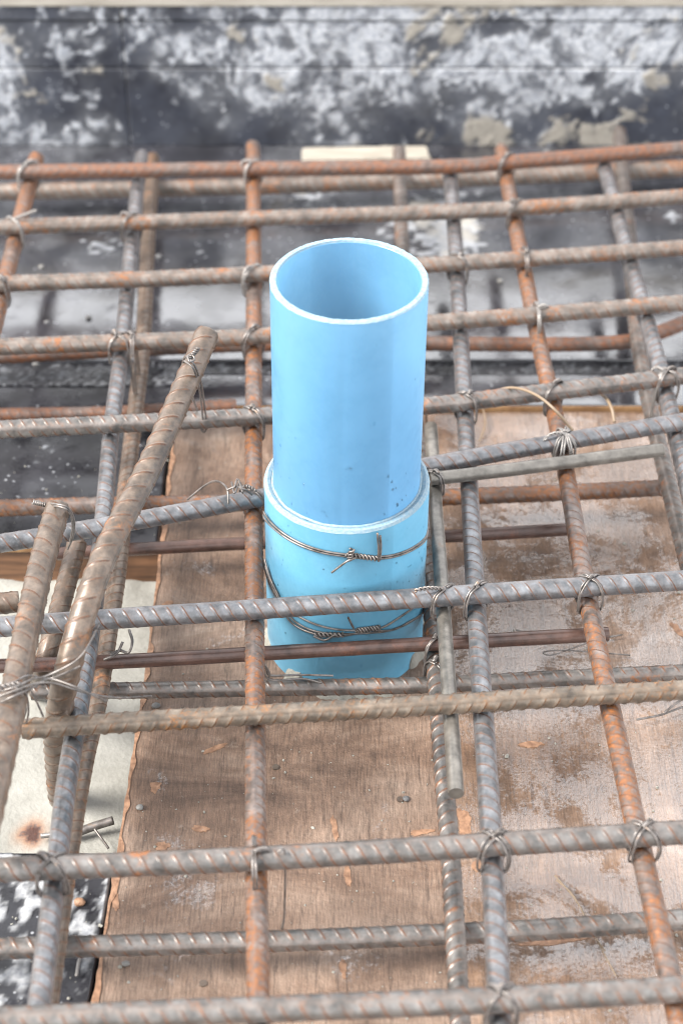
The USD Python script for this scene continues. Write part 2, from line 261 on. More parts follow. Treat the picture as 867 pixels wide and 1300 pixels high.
def concrete(name, lo, hi, bump=0.5):
    return mat(name, {
        'g': ('geometry', {}), 'n': ('noise_texture', {'scale': 26.0, 'detail': 8.0, 'roughness': 0.66}), 'n2': ('noise_texture', {'scale': 330.0, 'detail': 4.0}),
        'v': ('voronoi_texture', {'scale': 85.0}), 'vr': ('map_range', {'range_type': 'smoothstep', 'from_min': 0.06, 'from_max': 0.13, 'to_min': 0.75, 'to_max': 0.0, 'clamp': True}),
        'vg': ('map_range', {'from_min': 0.50, 'from_max': 0.58, 'clamp': True}), 'vm': ('math', {'math_type': 'multiply'}), 'cd': ('mix_color', {'b': (0.08, 0.07, 0.055)}),
        'st': ('attribute', {'attribute': 'stain'}), 'sv': ('math', {'math_type': 'subtract', 'use_clamp': False}), 'sc': ('rgb_ramp', {'ramp': [(0.0, (0.20, 0.085, 0.03)), (0.22, (0.13, 0.045, 0.018)), (0.42, (0.04, 0.014, 0.009))]}), 'cs': ('mix_color', {}),
        'r': ('rgb_ramp', {'ramp': [(0.3, lo), (0.68, hi)]}), 'h': ('math', {'math_type': 'add'}), 'b': ('bump', {'strength': bump, 'distance': 0.0012}), 'p': ('principled_bsdf', {'roughness': 0.72})},
        [('g.position', f'{n}.vector') for n in ('n', 'n2', 'v')] + [('n.fac', 'r.fac'), ('v.distance', 'vr.value'), ('n.fac', 'vg.value'), ('vr.result', 'vm.value1'), ('vg.result', 'vm.value2'),
         ('r.color', 'cd.a'), ('vm.value', 'cd.fac'), ('cd.result', 'cs.a'), ('sv.value', 'sc.fac'), ('st.fac', 'sv.value1'), ('n2.fac', 'sv.value2'), ('sc.color', 'cs.b'), ('st.fac', 'cs.fac'), ('cs.result', 'p.base_color'),
         ('n.fac', 'h.value1'), ('n2.fac', 'h.value2'), ('h.value', 'b.height'), ('b.normal', 'p.normal')])


M['concrete'] = concrete('pale_concrete', (0.1551, 0.1518, 0.1353), (0.2376, 0.2343, 0.2145))
M['cement'] = concrete('pale_cement', (0.165, 0.1584, 0.1353), (0.2376, 0.231, 0.2046), 0.8)
M['yard'] = concrete('yard_concrete', (0.198, 0.1914, 0.1782), (0.3036, 0.297, 0.2772))
M['stone'] = mat('small_stone', {'o': ('object_info', {}), 'r': ('rgb_ramp', {'ramp': [(0.0, (0.05, 0.05, 0.055)), (1.0, (0.1716, 0.165, 0.1518))]}), 'p': ('principled_bsdf', {'roughness': 0.6})}, [('o.random', 'r.fac'), ('r.color', 'p.base_color')])


# ------------------------------------------------------------------ shape helpers
def spline(pts, step):
    """Catmull-Rom through the points, resampled evenly."""
    p = np.asarray(pts, float)
    if len(p) == 2:
        dense = p[0] + (p[1] - p[0]) * np.linspace(0, 1, 60)[:, None]
    else:
        e = np.vstack([2 * p[0] - p[1], p, 2 * p[-1] - p[-2]])
        out = []
        for i in range(1, len(e) - 2):
            a, b, c, d = e[i - 1:i + 3]
            t = np.linspace(0, 1, 24, endpoint=False)[:, None]
            out.append(0.5 * (2 * b + (c - a) * t + (2 * a - 5 * b + 4 * c - d) * t**2 + (3 * b - a - 3 * c + d) * t**3))
        dense = np.vstack(out + [e[-2:-1]])
    s = np.r_[0, np.cumsum(np.linalg.norm(np.diff(dense, axis=0), axis=1))]
    n = max(2, int(round(s[-1] / step)) + 1)
    q = np.linspace(0, s[-1], n)
    return np.stack([np.interp(q, s, dense[:, k]) for k in range(3)], 1), q


def frames(path, up=(0, 0, 1)):
    t = np.gradient(path, axis=0)
    t /= np.linalg.norm(t, axis=1, keepdims=True)
    u = np.asarray(up, float) - t[0] * np.dot(up, t[0])
    if np.linalg.norm(u) < 1e-3:
        u = np.array([1.0, 0, 0]) - t[0] * t[0][0]
    u /= np.linalg.norm(u)
    us = np.empty_like(path)
    for i in range(len(path)):
        u = u - t[i] * np.dot(u, t[i])
        u /= np.linalg.norm(u)
        us[i] = u
    return t, us, np.cross(t, us)


def skin(rings):
    """Triangles of a closed tube whose rings (n, m, 3) follow one another, with caps."""
    n, m, _ = rings.shape
    v = np.vstack([rings.reshape(-1, 3), rings[0].mean(0), rings[-1].mean(0)])
    i, j = np.meshgrid(np.arange(n - 1), np.arange(m), indexing='ij')
    a, b, c, d = i * m + j, i * m + (j + 1) % m, (i + 1) * m + (j + 1) % m, (i + 1) * m + j
    f = np.vstack([np.stack([a, b, c], -1).reshape(-1, 3), np.stack([a, c, d], -1).reshape(-1, 3)])
    k = np.arange(m)
    f = np.vstack([f, np.stack([np.full(m, n * m), (k + 1) % m, k], 1), np.stack([np.full(m, n * m + 1), (n - 1) * m + k, (n - 1) * m + (k + 1) % m], 1)])
    return v, f


def tube(pts, r, seg=7, step=0.0012, taper=False):
    path, q = spline(pts, step)
    t, u, w = frames(path)
    th = np.arange(seg) / seg * 2 * math.pi
    rr = np.full(len(path), r)
    rings = path[:, None] + rr[:, None, None] * (np.cos(th)[None, :, None] * u[:, None] + np.sin(th)[None, :, None] * w[:, None])
    return trimesh.Trimesh(*skin(rings), process=False)


def bar_mesh(pts, d, ribbed=True, pitch=0.0076, hand=1, roll=0.0, seed=0, step=0.0009, seg=32, rib_h=0.00040, slope=0.55):
    """A reinforcing bar: slanted crescent ribs on each half and two lengthwise ribs, or a smooth round bar."""
    path, q = spline(pts, step if ribbed else 0.004)
    t, u, w = frames(path)
    th = np.arange(seg) / seg * 2 * math.pi
    S, T = np.meshgrid(q, th, indexing='ij')
    r0 = d / 2
    R = np.full_like(S, r0)
    rust = np.zeros_like(S)
    lonm = np.zeros_like(S)
    if ribbed:
        a = (T - roll) % (2 * math.pi)
        half = a // math.pi
        x = (a % math.pi) / math.pi
        fade = np.clip(np.sin(x * math.pi) * 1.7 - .12, 0, 1) ** 0.8
        ph = (S - hand * slope * (x - 0.5) * math.pi * r0 * (1 - 2 * half * 0) + half * pitch * 0.5) / pitch
        rust = ph.copy()
        ph = (ph % 1.0 - 0.5) * pitch
        rib = np.exp(-(ph / 0.00062) ** 2) * fade
        sd = np.minimum(x, 1 - x) * math.pi * r0
        lon = np.exp(-(sd / 0.0010) ** 4)
        R = R - 0.0001 + rib_h * np.maximum(rib, 1.1 * lon)
        lonm = np.clip(1.25 * np.exp(-(sd / 0.0019) ** 4), 0, 1)
    wob = noise(np.stack([np.cos(T) * 1.5, np.sin(T) * 1.5, S * 60], -1), seed) - 0.5
    R = R + 0.00022 * wob
    n = len(path)
    R[0] *= 0.96
    R[-1] *= 0.96
    rings = path[:, None] + R[..., None] * (np.cos(T)[..., None] * u[:, None] + np.sin(T)[..., None] * w[:, None])
    v, f = skin(rings)
    f = f[:-2 * seg]                                                # sawn ends with vertices of their own, so that they stay flat
    v = np.vstack([v[:-2], rings[0], rings[0].mean(0, keepdims=True), rings[-1], rings[-1].mean(0, keepdims=True)])
    k, o = np.arange(seg), n * seg
    f = np.vstack([f, np.stack([np.full(seg, o + seg), o + (k + 1) % seg, o + k], 1), np.stack([np.full(seg, o + 2 * seg + 1), o + seg + 1 + k, o + seg + 1 + (k + 1) % seg], 1)])
    e = 2 * seg + 2
    return trimesh.Trimesh(v, f, process=False), np.r_[rust.ravel(), np.full(e, .60)], np.r_[lonm.ravel(), np.zeros(e)]


def box(x0, y0, z0, x1, y1, z1):
    m = trimesh.creation.box((x1 - x0, y1 - y0, z1 - z0))
    m.apply_translation(((x0 + x1) / 2, (y0 + y1) / 2, (z0 + z1) / 2))
    return m


def slab(poly, z0, z1):
    m = trimesh.creation.extrude_polygon(Polygon(poly), z1 - z0, engine='earcut')
    m.apply_translation((0, 0, z0))
    return m


def sstep(x, a, b):
    t = np.clip((x - a) / (b - a), 0, 1)
    return t * t * (3 - 2 * t)


def sheet(x0, x1, y0, y1, ztop, thick, res, fn=None):
    """A board lying flat, its top a fine grid shaped and marked by fn(x, y) -> (lift, film, thick); the outline ragged by fn's caller."""
    nx, ny = max(2, int((x1 - x0) / res)), max(2, int((y1 - y0) / res))
    X, Y = np.meshgrid(np.linspace(x0, x1, nx), np.linspace(y0, y1, ny), indexing='ij')
    lift, fi, tk = fn(X, Y)
    V = np.stack([X, Y, ztop + lift], -1).reshape(-1, 3)
    i, j = np.meshgrid(np.arange(nx - 1), np.arange(ny - 1), indexing='ij')
    a, b, c, d = i * ny + j, (i + 1) * ny + j, (i + 1) * ny + j + 1, i * ny + j + 1
    F = np.vstack([np.stack([a, b, c], -1).reshape(-1, 3), np.stack([a, c, d], -1).reshape(-1, 3)])
    loop = np.r_[np.arange(nx) * ny, (nx - 1) * ny + np.arange(1, ny), (np.arange(nx - 1)[::-1]) * ny + ny - 1, np.arange(1, ny - 1)[::-1]]
    low = V[loop].copy()
    low[:, 2] = ztop - thick
    k, n = np.arange(len(loop)), len(V)
    k2 = (k + 1) % len(loop)
    F = np.vstack([F, np.stack([loop[k], n + k, loop[k2]], 1), np.stack([loop[k2], n + k, n + k2], 1)])
    z = np.zeros(len(loop))
    return trimesh.Trimesh(np.vstack([V, low]), F, process=False), np.r_[fi.ravel(), z], np.r_[tk.ravel(), z]


# ------------------------------------------------------------------ the setting: ground, floor boards, formwork wall
YW = P(CX, 188, 0.0)[1]                                             # face of the formwork wall
ZC = -0.036                                                         # the concrete under the boards
XL, XR = -0.55, 0.55
tag(obj('ground', slab([(-60, -60), (60, -60), (60, 60), (-60, 60)], -0.30, -0.12), M['yard'], smooth=False), 'pale concrete yard around the formwork', 'ground', kind='structure')


def conc(X, Y):
    c = P(42, 1058, ZC)
    d = np.hypot((X - c[0]) * 1.0, (Y - c[1]) * 0.8) + 0.007 * (fbm(np.stack([X * 160, Y * 160, X * 0], -1), 3, 5) - 0.5)
    lift = 0.004 * (fbm(np.stack([X * 30, Y * 30, X * 0], -1), 4, 3) - 0.5)
    b = P(100, 750, ZC)[1]                                          # mortar heaped against the timber
    lift += 0.010 * sstep(Y, b - 0.022, b + 0.004) * fbm(np.stack([X * 60, Y * 60, X * 0], -1), 3, 8)
    return lift, np.clip(sstep(d, 0.0095, 0.0035) + 0.35 * sstep(d, 0.016, 0.007), 0, 1), X * 0


cm, stain, _ = sheet(-0.8, 0.8, -0.9, 0.75, ZC, 0.085, 0.0045, conc)
tag(obj('concrete_slab', cm, M['concrete'], smooth=True, attrs={'stain': stain}), 'pale bare concrete slab with a round rust stain at left', 'concrete slab', kind='structure')

# plywood sheets: ragged torn left edge; the left sheet is drier, the right one wet
edge_px = [(224, 532), (221, 557), (207, 680), (201, 740), (182, 890), (152, 1080), (119, 1280), (80, 1520)]
EL = np.array([P(x, y, 0) for x, y in edge_px])[:, :2]
rng = np.random.default_rng(3)
ys = np.arange(EL[0, 1], -0.55, -0.003)
xs = np.interp(-ys, -EL[:, 1], EL[:, 0]) + np.interp(-ys, -EL[:, 1], EL[:, 0]) * 0
xs = np.interp(ys[::-1], EL[::-1, 1], EL[::-1, 0])[::-1]
rag = 0.0008 * (fbm(np.stack([ys * 130, ys * 0, ys * 0], -1), 4, 2) - 0.5)
YB = P(CX, 522, 0)[1]
SEAM = [(P(541, 522, 0)[0], YB), (P(556, 870, 0)[0], P(556, 870, 0)[1]), (P(588, 1420, 0)[0], P(588, 1420, 0)[1]), (P(604, 1600, 0)[0], -0.55)]
left_edge = [(x + r, y) for x, y, r in zip(xs, ys, rag)]
g = 0.0007
ply_l = thing('plywood_sheet', 'brown weathered plywood sheet with torn orange edge, under and left of the pipe', 'plywood sheet')
poly_l = left_edge + [(SEAM[3][0] - g, -0.55)] + [(x - g, y) for x, y in SEAM[::-1]][1:]
obj('board', slab(poly_l, -0.0155, 0.0), M['ply'], ply_l, smooth=False)
lip = []
for k in range(0, len(ys) - 1):
    w = max(0.0001, 0.0003 + 0.005 * (noise(np.array([ys[k] * 90, 3.1, 0.0]), 4) - 0.45))
    lip.append((xs[k] + rag[k] + w, ys[k]))
ep = [(x - 0.0012 - 0.0022 * max(0, float(noise(np.array([y * 120, 7.7, 0.0]), 9)) - .45), y) for x, y in left_edge[:-1]]
obj('torn_edge', slab(ep + lip[::-1], -0.0150, 0.0008), M['ply_edge'], ply_l, smooth=False)
ply_r = thing('plywood_sheet', 'wet reddish brown plywood sheet lying right of the pipe', 'plywood sheet')
obj('board', slab([(x + g, y) for x, y in SEAM] + [(XR, -0.55), (XR, YB)], -0.0160, -0.0006), M['ply_wet'], ply_r, smooth=False)


def chip(cx, cy, w, h, ang, seed, z):
    """A torn flake of veneer: an irregular ragged patch."""
    r = np.random.default_rng(seed)
    k = 40
    th = np.arange(k) / k * 2 * math.pi
    rad = 0.35 + 1.1 * fbm(np.stack([np.cos(th) * 1.6 + seed * 3.1, np.sin(th) * 1.6, th * 0], -1), 4, seed) + .12 * (r.random(k) - .5)
    pts = np.stack([np.cos(th) * rad * w / 2, np.sin(th) * rad * h / 2], 1)
    c, s = math.cos(ang), math.sin(ang)
    pts = pts @ np.array([[c, s], [-s, c]]) + P(cx, cy, z)[:2]
    pg = Polygon(pts).buffer(0)
    pg = max(getattr(pg, 'geoms', [pg]), key=lambda q: q.area)
    m = trimesh.creation.extrude_polygon(pg, 0.0005, engine='earcut')
    m.apply_translation((0, 0, z - 0.0001))
    return m


for i, (x, y, w, h, a) in enumerate([(198, 1000, .009, .010, 0), (270, 952, .022, .006, .6), (255, 1053, .014, .006, -.3), (206, 1075, .011, .008, .2), (146, 1140, .007, .024, .1),
                                     (425, 1050, .005, .024, .15), (442, 1112, .006, .022, .1), (436, 1230, .005, .018, .1), (213, 768, .010, .009, .2),
                                     (535, 1057, .020, .006, .2)]):
    obj('veneer_chip', chip(x, y, w * .8, h * .85, a, i, 0), M['ply_edge'], ply_l, smooth=False)
for i, (x, y, w, h, a) in enumerate([(590, 1045, .012, .03, .1), (676, 946, .020, .007, .15), (700, 1197, .05, .005, .1), (605, 1100, .008, .014, 0), (860, 800, .008, .02, .5)]):
    obj('veneer_chip', chip(x, y, w * .8, h * .8, a, 40 + i, -0.0006), M['ply_edge'], ply_r, smooth=False)
for sh, px, py, z in ((ply_l, 508, 1016, 0), (ply_l, 258, 1250, 0), (ply_r, 660, 760, -.0006), (ply_l, 350, 975, 0)):
    m = trimesh.creation.cylinder(0.0021, 0.0012, sections=14)
    m.apply_translation(P(px, py, z) + [0, 0, 0.0004])
    obj('nail_head', m, M['mud'], sh)


def N(X, Y, s, seed, oct=4):
    return fbm(np.stack([X * s, Y * s, X * 0 + seed * 3.7], -1), oct, seed)


def gauss(X, Y, px, py, sx, sy, z=0.004):
    c = P(px, py, z)
    return np.exp(-((X - c[0]) / sx) ** 2 - ((Y - c[1]) / sy) ** 2)


def rear(X, Y):
    d = 0.9 * gauss(X, Y, 560, 290, .036, .075) + 0.55 * gauss(X, Y, 130, 305, .018, .03) + .5 * gauss(X, Y, 390, 250, .04, .03) + .3 * gauss(X, Y, 860, 260, .05, .02)
    f = sstep(N(X, Y, 150, 4) * .55 + N(X, Y, 42, 6) * .45 + 0.42 * d, 0.67, 0.78)
    t = sstep(N(X, Y, 90, 9) * .6 + .4 * N(X, Y, 33, 3) + 0.42 * d, 0.72, 0.84)
    f = np.maximum(f * 0.7, 0.12 * sstep(N(X, Y, 24, 12), .45, .65))
    return 0.0008 * t + 0.0003 * f + 0.0009 * (N(X, Y, 18, 15, 2) - .5), f, t * .9


def dark(X, Y):
    f = sstep(N(X, Y, 170, 21) * .6 + N(X, Y, 45, 22) * .4, 0.66, 0.74)
    return 0.0004 * f + 0.0007 * (N(X, Y, 20, 15, 2) - .5), f * .8, f * 0


def front(X, Y):
    d = 0.25 * gauss(X, Y, 10, 1250, .05, .03, -.003) + .12
    f = sstep(N(X, Y, 120, 31) * .55 + N(X, Y, 36, 32) * .45 + d, 0.62, 0.72)
    f = np.maximum(f, 0.8 * sstep(np.abs(X - P(112, 1130, 0)[0] + (Y - P(112, 1130, 0)[1]) * -.18), .004, .0015) * sstep(N(X, Y, 260, 33), .42, .6))
    return 0.0006 * f, f * .9, f * .25


YA = P(CX, 457, 0.004)[1]
t = thing('black_film_panel', 'wet glossy black film-faced panel with cement smears beside the formwork wall', 'formwork panel')
m, fi, tk = sheet(XL, XR, YA, YW - 0.001, 0.004, 0.018, 0.0021, rear)
obj('board', m, M['film_wet'], t, smooth=True, attrs={'film': fi, 'thick': tk})
YS0, YS1 = P(CX, 514, 0.004)[1], P(CX, 474, 0.004)[1]
X0 = P(232, 540, 0)[0]
t = thing('black_film_panel', 'narrow wet black strip panel right of the pipe, before the plywood', 'formwork panel')
m, fi, tk = sheet(X0 + 0.002, XR, YS0, YS1, 0.0035, 0.017, 0.0022, rear)
obj('board', m, M['film_wet'], t, smooth=True, attrs={'film': fi, 'thick': tk})
obj('raw_edge', box(X0 + 0.002, YS0 - 0.0012, -0.012, XR, YS0, 0.0030), M['timber_lip'], t, smooth=False)
def grit(X, Y):
    return 0.0016 * (N(X, Y, 260, 51, 3) - .5) + .0012 * (N(X, Y, 60, 52, 2) - .5), 0.25 * sstep(N(X, Y, 300, 53), .55, .7), X * 0


m, fi, tk = sheet(XL, XR, YS1 - .012, YA + .004, 0.0012, 0.012, 0.0016, grit)
tag(obj('joint_filler', m, M['film_dark'], smooth=True, attrs={'film': fi, 'thick': tk}), 'rough black filler in the joint between the black panels behind the pipe', 'joint filler')
t = thing('black_film_panel', 'dark black film panel on a brown timber batten at left', 'formwork panel')
YL0, YL1 = P(100, 694, 0.0)[1], P(100, 489, 0.0)[1]


def left_x(y):
    return float(np.interp(y, EL[::-1, 1], EL[::-1, 0]))


m, fi, tk = sheet(XL, left_x(YL0) - 0.004, YL0, YL1, 0.0, 0.004, 0.0021, dark)
v = m.vertices.copy()
k = (v[:, 0] - XL) / (left_x(YL0) - 0.004 - XL)
lim = np.interp(v[:, 1], EL[::-1, 1], EL[::-1, 0]) - 0.004
v[:, 0] = XL + k * (lim - XL)
m = trimesh.Trimesh(v, m.faces, process=False)
obj('board', m, M['film_dark'], t, smooth=True, attrs={'film': fi, 'thick': tk})
obj('batten', box(XL, YL0 + 0.001, ZC - 0.01, left_x(YL0) - 0.003, YL0 + 0.03, -0.0042), M['timber'], t, smooth=False)
obj('raw_edge', box(XL, YL0 - 0.0006, -0.0045, left_x(YL0) - 0.0035, YL0 + 0.0008, -0.0012), M['timber_lip'], t, smooth=False)
t = thing('black_film_panel', 'black film panel splashed with white cement at the near left', 'formwork panel')
YF1 = P(60, 1084, -0.003)[1]
m, fi, tk = sheet(XL, 0.0, -0.55, YF1, -0.003, 0.012, 0.0021, front)
v = m.vertices.copy()
lim = np.interp(v[:, 1], EL[::-1, 1], EL[::-1, 0]) - 0.0035
v[:, 0] = XL + (v[:, 0] - XL) / (0.0 - XL) * (lim - XL)
obj('board', trimesh.Trimesh(v, m.faces, process=False), M['film_dark'], t, smooth=True, attrs={'film': fi, 'thick': tk})

# the formwork wall: three courses of black film board under a pale timber cap
wall = thing('formwork_wall', 'black formwork wall splattered with white cement, standing behind the bars', 'formwork wall')


def zwall(py):
    dy = (CY - py) / FPX
    c, s = math.cos(PITCH), math.sin(PITCH)
    return EYE[2] + (YW - EYE[1]) * (-s + dy * c) / (c + dy * s)


ZT = zwall(6)


def splat(X, Z):
    px = CX + X / 1.70 * FPX
    wx = X + 0.012 * (fbm(np.stack([X * 45, Z * 45, X * 0 + 1.1], -1), 3, 61) - .5) + .03 * (fbm(np.stack([X * 14, Z * 14, X * 0], -1), 2, 62) - .5)
    wz = Z + 0.012 * (fbm(np.stack([X * 45, Z * 45, X * 0 + 5.1], -1), 3, 63) - .5) + .02 * (fbm(np.stack([X * 14, Z * 14, X * 0], -1), 2, 64) - .5)
    dens = np.interp(px, [-400, 0, 90, 150, 260, 330, 430, 520, 600, 700, 867, 1300], [.05, .06, .07, .03, -.03, .015, .06, .005, .045, .055, .05, .02])
    dens = dens + np.interp(Z, [0, .03, .065, .10, ZT], [-.05, -.05, .0, .045, .03])
    big = fbm(np.stack([wx * 9, wz * 15, X * 0 + 2.2], -1), 3, 41)
    mid = fbm(np.stack([wx * 36, wz * 40, X * 0 + 7.7], -1), 4, 43)
    fin = fbm(np.stack([wx * 150, wz * 130, X * 0], -1), 4, 44)
    q = 0.46 * big + 0.36 * mid + 0.18 * fin + dens
    f = sstep(q, 0.50, 0.64)
    blob = sstep(fbm(np.stack([wx * 95, wz * 95, X * 0 + 9.3], -1), 3, 46) + .5 * dens, .62, .70) * sstep(q, .40, .52)
    haze = 0.20 * sstep(0.6 * big + 0.4 * mid + dens, 0.40, 0.62)
    tden = np.interp(px, [-400, 400, 500, 545, 640, 690, 750, 770, 830, 867, 1300], [-.14, -.13, -.06, .075, .07, -.07, .0, .07, .06, .0, -.08])
    t = sstep(0.40 * fbm(np.stack([wx * 16, wz * 16, X * 0], -1), 2, 47) + 0.38 * fbm(np.stack([wx * 52, wz * 52, X * 0], -1), 4, 48) + .22 * fin + tden, 0.54, 0.63)
    return 0.0010 * t + 0.0006 * f + 0.0006 * blob + 0.0002 * fin, np.clip(np.maximum(np.maximum(f * (0.5 + 0.5 * sstep(fin, .3, .6)), haze), blob), 0, 1), t


XJ = P(187, 100, 0)[0] * 1.02
lev = [ZC, zwall(86), zwall(26), ZT]
for k in range(3):
    for xa, xb in ((XL, XJ - 0.0004), (XJ + 0.0004, XR)):
        z0, z1 = lev[k] + 0.0004, lev[k + 1] - 0.0004
        # a sheet laid flat, then stood up: its y becomes height, its lift faces the bars
        m, fi, tk = sheet(xa, xb, z0, z1, 0.0, 0.018, 0.0015, splat)
        v = m.vertices
        m = trimesh.Trimesh(np.stack([v[:, 0], YW - v[:, 2] + 0.0006 * (k % 2), v[:, 1]], 1), m.faces, process=False)
        obj('board', m, M['film_wall'], wall, smooth=True, attrs={'film': fi, 'thick': tk})
obj('cap', box(XL, YW - 0.002, ZT + 0.0003, XR, YW + 0.05, ZT + 0.022), M['pale_timber'], wall, smooth=False)
for k, x in enumerate(np.linspace(XL + .05, XR - .05, 5)):
    obj('brace', box(x, YW + 0.0195, -0.12, x + 0.04, YW + 0.06, ZT - 0.001), M['pale_timber'], wall, smooth=False)


def plank(name, quad_px, z0, z1, material, label, cat):
    pts = [P(x, y, z1)[:2] for x, y in quad_px]
    r = np.random.default_rng(len(label))
    out = []
    for a, b in zip(pts, pts[1:] + pts[:1]):
        n = max(2, int(np.linalg.norm(b - a) / 0.006))
        for q in range(n):
            out.append(a + (b - a) * q / n + (r.random(2) - .5) * 0.0016)
    tag(obj(name, slab(out, z0, z1), material, smooth=False), label, cat)


plank('timber_offcut', [(382, 203), (546, 200), (540, 184), (384, 187)], 0.0055, 0.016, M['pale_timber'], 'pale split timber offcut lying along the foot of the formwork wall', 'timber offcut')

# ------------------------------------------------------------------ the pipe
AX = np.array([0.0022, 0.0, 0.0])
RP, RC, ZCO, ZTOP = 0.0445, 0.05035, 0.133, 0.2756


def lathe(profile, sections=160, sharp=25):
    """A turned shape; profile points where the outline bends sharply are doubled so that each face keeps its own normals."""
    p = np.array(profile, float)
    segs = [[p[0]]]
    for k in range(1, len(p)):
        segs[-1].append(p[k])
        if k < len(p) - 1:
            a, b = p[k] - p[k - 1], p[k + 1] - p[k]
            if math.degrees(math.acos(np.clip(a @ b / np.linalg.norm(a) / np.linalg.norm(b), -1, 1))) > sharp:
                segs.append([p[k]])
    ms = []
    th = np.arange(sections) / sections * 2 * math.pi
    for g_ in segs:
        g_ = np.array(g_)
        n = len(g_)
        v = np.stack([g_[:, None, 0] * np.cos(th), g_[:, None, 0] * np.sin(th), np.repeat(g_[:, 1:2], sections, 1)], -1).reshape(-1, 3)
        i, j = np.meshgrid(np.arange(n - 1), np.arange(sections), indexing='ij')
        a, b, c, d = i * sections + j, i * sections + (j + 1) % sections, (i + 1) * sections + (j + 1) % sections, (i + 1) * sections + j
        ms.append(trimesh.Trimesh(v, np.vstack([np.stack([a, b, c], -1).reshape(-1, 3), np.stack([a, c, d], -1).reshape(-1, 3)]), process=False))
    v = np.vstack([m.vertices for m in ms])
    off = np.cumsum([0] + [len(m.vertices) for m in ms])
    return trimesh.Trimesh(v, np.vstack([m.faces + o for m, o in zip(ms, off)]), process=False)


pipe = thing('blue_pipe', 'upright light blue plastic pipe in a wider blue coupling among the bars', 'pipe')
tilt = trimesh.transformations.rotation_matrix(math.radians(0.45), (0, 1, 0))


def place(m):
    m.apply_transform(tilt)
    m.apply_translation(AX)
    return m


RI = RP - 0.0040
obj('tube', place(lathe([(RI, -0.03), (RP, -0.03), (RP, ZTOP - 0.0012), (RP - 0.0006, ZTOP - 0.0007), (RI + 0.0006, ZTOP - 0.0007), (RI, ZTOP - 0.0014), (RI, -0.03)])), M['pipe'], pipe, smooth=True)
rim = lathe([(RI + 0.0002, ZTOP - 0.0012), (RI + 0.0006, ZTOP), (RP - 0.0007, ZTOP), (RP + 0.0001, ZTOP - 0.0009), (RP - 0.001, ZTOP - 0.0013), (RI + 0.0002, ZTOP - 0.0012)], 220)
v = rim.vertices
v += (fbm(v * 600, 3, 2)[:, None] - 0.5) * 0.0006 * np.array([1, 1, 1.2])
obj('cut_rim', place(trimesh.Trimesh(v, rim.faces, process=False)), M['rim'], pipe, smooth=True)
cp = obj('coupling', place(lathe([(RP + 0.0002, -0.03), (RC, -0.03), (RC, ZCO - 0.0022), (RC - 0.0010, ZCO - 0.0006), (RC - 0.0022, ZCO - 0.0001), (RP + 0.0022, ZCO - 0.0006), (RP + 0.0002, ZCO - 0.0026), (RP + 0.0002, -0.03)])), M['coupling'], pipe, smooth=True)
lipm = lathe([(RP + 0.0016, ZCO - 0.0008), (RC - 0.0022, ZCO + 0.0002), (RC - 0.0008, ZCO - 0.0003), (RC + 0.0001, ZCO - 0.0022), (RC - 0.0012, ZCO - 0.0028), (RP + 0.0016, ZCO - 0.0016), (RP + 0.0016, ZCO - 0.0008)], 200)
v = lipm.vertices
v += (fbm(v * 300, 3, 6)[:, None] - 0.5) * 0.0005
obj('rim', place(trimesh.Trimesh(v, lipm.faces, process=False)), M['rim'], cp, smooth=True)
gl = trimesh.creation.torus(RP + 0.0004, 0.0011, major_sections=150, minor_sections=8)
v = gl.vertices
v[:, 2] += ZCO - 0.0012
v += (fbm(v * 220, 3, 9)[:, None] - .5) * 0.0008
obj('glue_bead', place(trimesh.Trimesh(v, gl.faces, process=False)), M['rim'], cp, smooth=True)
rng = np.random.default_rng(12)
drops = []
for k in range(150):
    on_c = k < 105
    th = -math.pi / 2 + rng.uniform(-1.45, 1.45)
    z = rng.uniform(0.02, ZCO - 0.006) if on_c else ZCO + rng.exponential(0.018) + .003
    r = (RC if on_c else RP)
    s = rng.uniform(0.00025, 0.0006) * (1.5 if rng.random() < .18 else 1)
    d = trimesh.creation.icosphere(1, 1.0)
    d.apply_scale((s, 0.45 * s, s * rng.uniform(1.0, 1.9)))
    d.apply_transform(trimesh.transformations.rotation_matrix(th + math.pi / 2, (0, 0, 1)))
    d.apply_translation((r * math.cos(th), r * math.sin(th), z))
    drops.append(d)
tag(obj('water_drops', place(trimesh.util.concatenate(drops)), M['water'], pipe, smooth=True), kind='stuff')

# cement left round the foot of the coupling
ck = []
for a0, a1, hh, ww in ((-3.2, -2.75, .007, .003), (-2.40, -2.12, .006, .004), (-2.0, -0.9, .002, .010), (-0.62, -0.1, .009, .003), (0.2, 2.8, .012, .008)):
    n = 60
    A = np.linspace(a0, a1, n)
    prof = np.linspace(0, 1, 7)
    rings = []
    for q, a in enumerate(A):
        e = min(1, 7 * min(q, n - 1 - q) / n) ** .5
        nn = fbm(np.array([math.cos(a) * 9, math.sin(a) * 9, 0.0]), 3, 77)
        nh = fbm(np.array([math.cos(a) * 6, math.sin(a) * 6, 4.0]), 3, 78)
        h, w = hh * e * (0.3 + 1.3 * nh) + .0006, ww * e * (0.35 + 1.2 * nn) + .0006
        ring = [(RC - .002, -0.002), (RC + w, -0.002), (RC + w * .8, h * .25), (RC + w * .45, h * .7), (RC + .0008, h), (RC - .002, h)]
        rings.append([(r * math.cos(a), r * math.sin(a), z) for r, z in ring])
    ck.append(trimesh.Trimesh(*skin(np.array(rings)), process=False))
m = trimesh.util.concatenate(ck)
m.apply_translation(AX)
tag(obj('cement_collar', m, M['cement'], smooth=50), 'broken collar of pale cement around the foot of the blue pipe', 'cement')

# ------------------------------------------------------------------ the bars
ZU, ZL, ZD, ZB = 0.084, 0.0715, 0.037, 0.0255            # upper cross bars, upper long bars, lower long bars, lower cross bars
BAR = {}


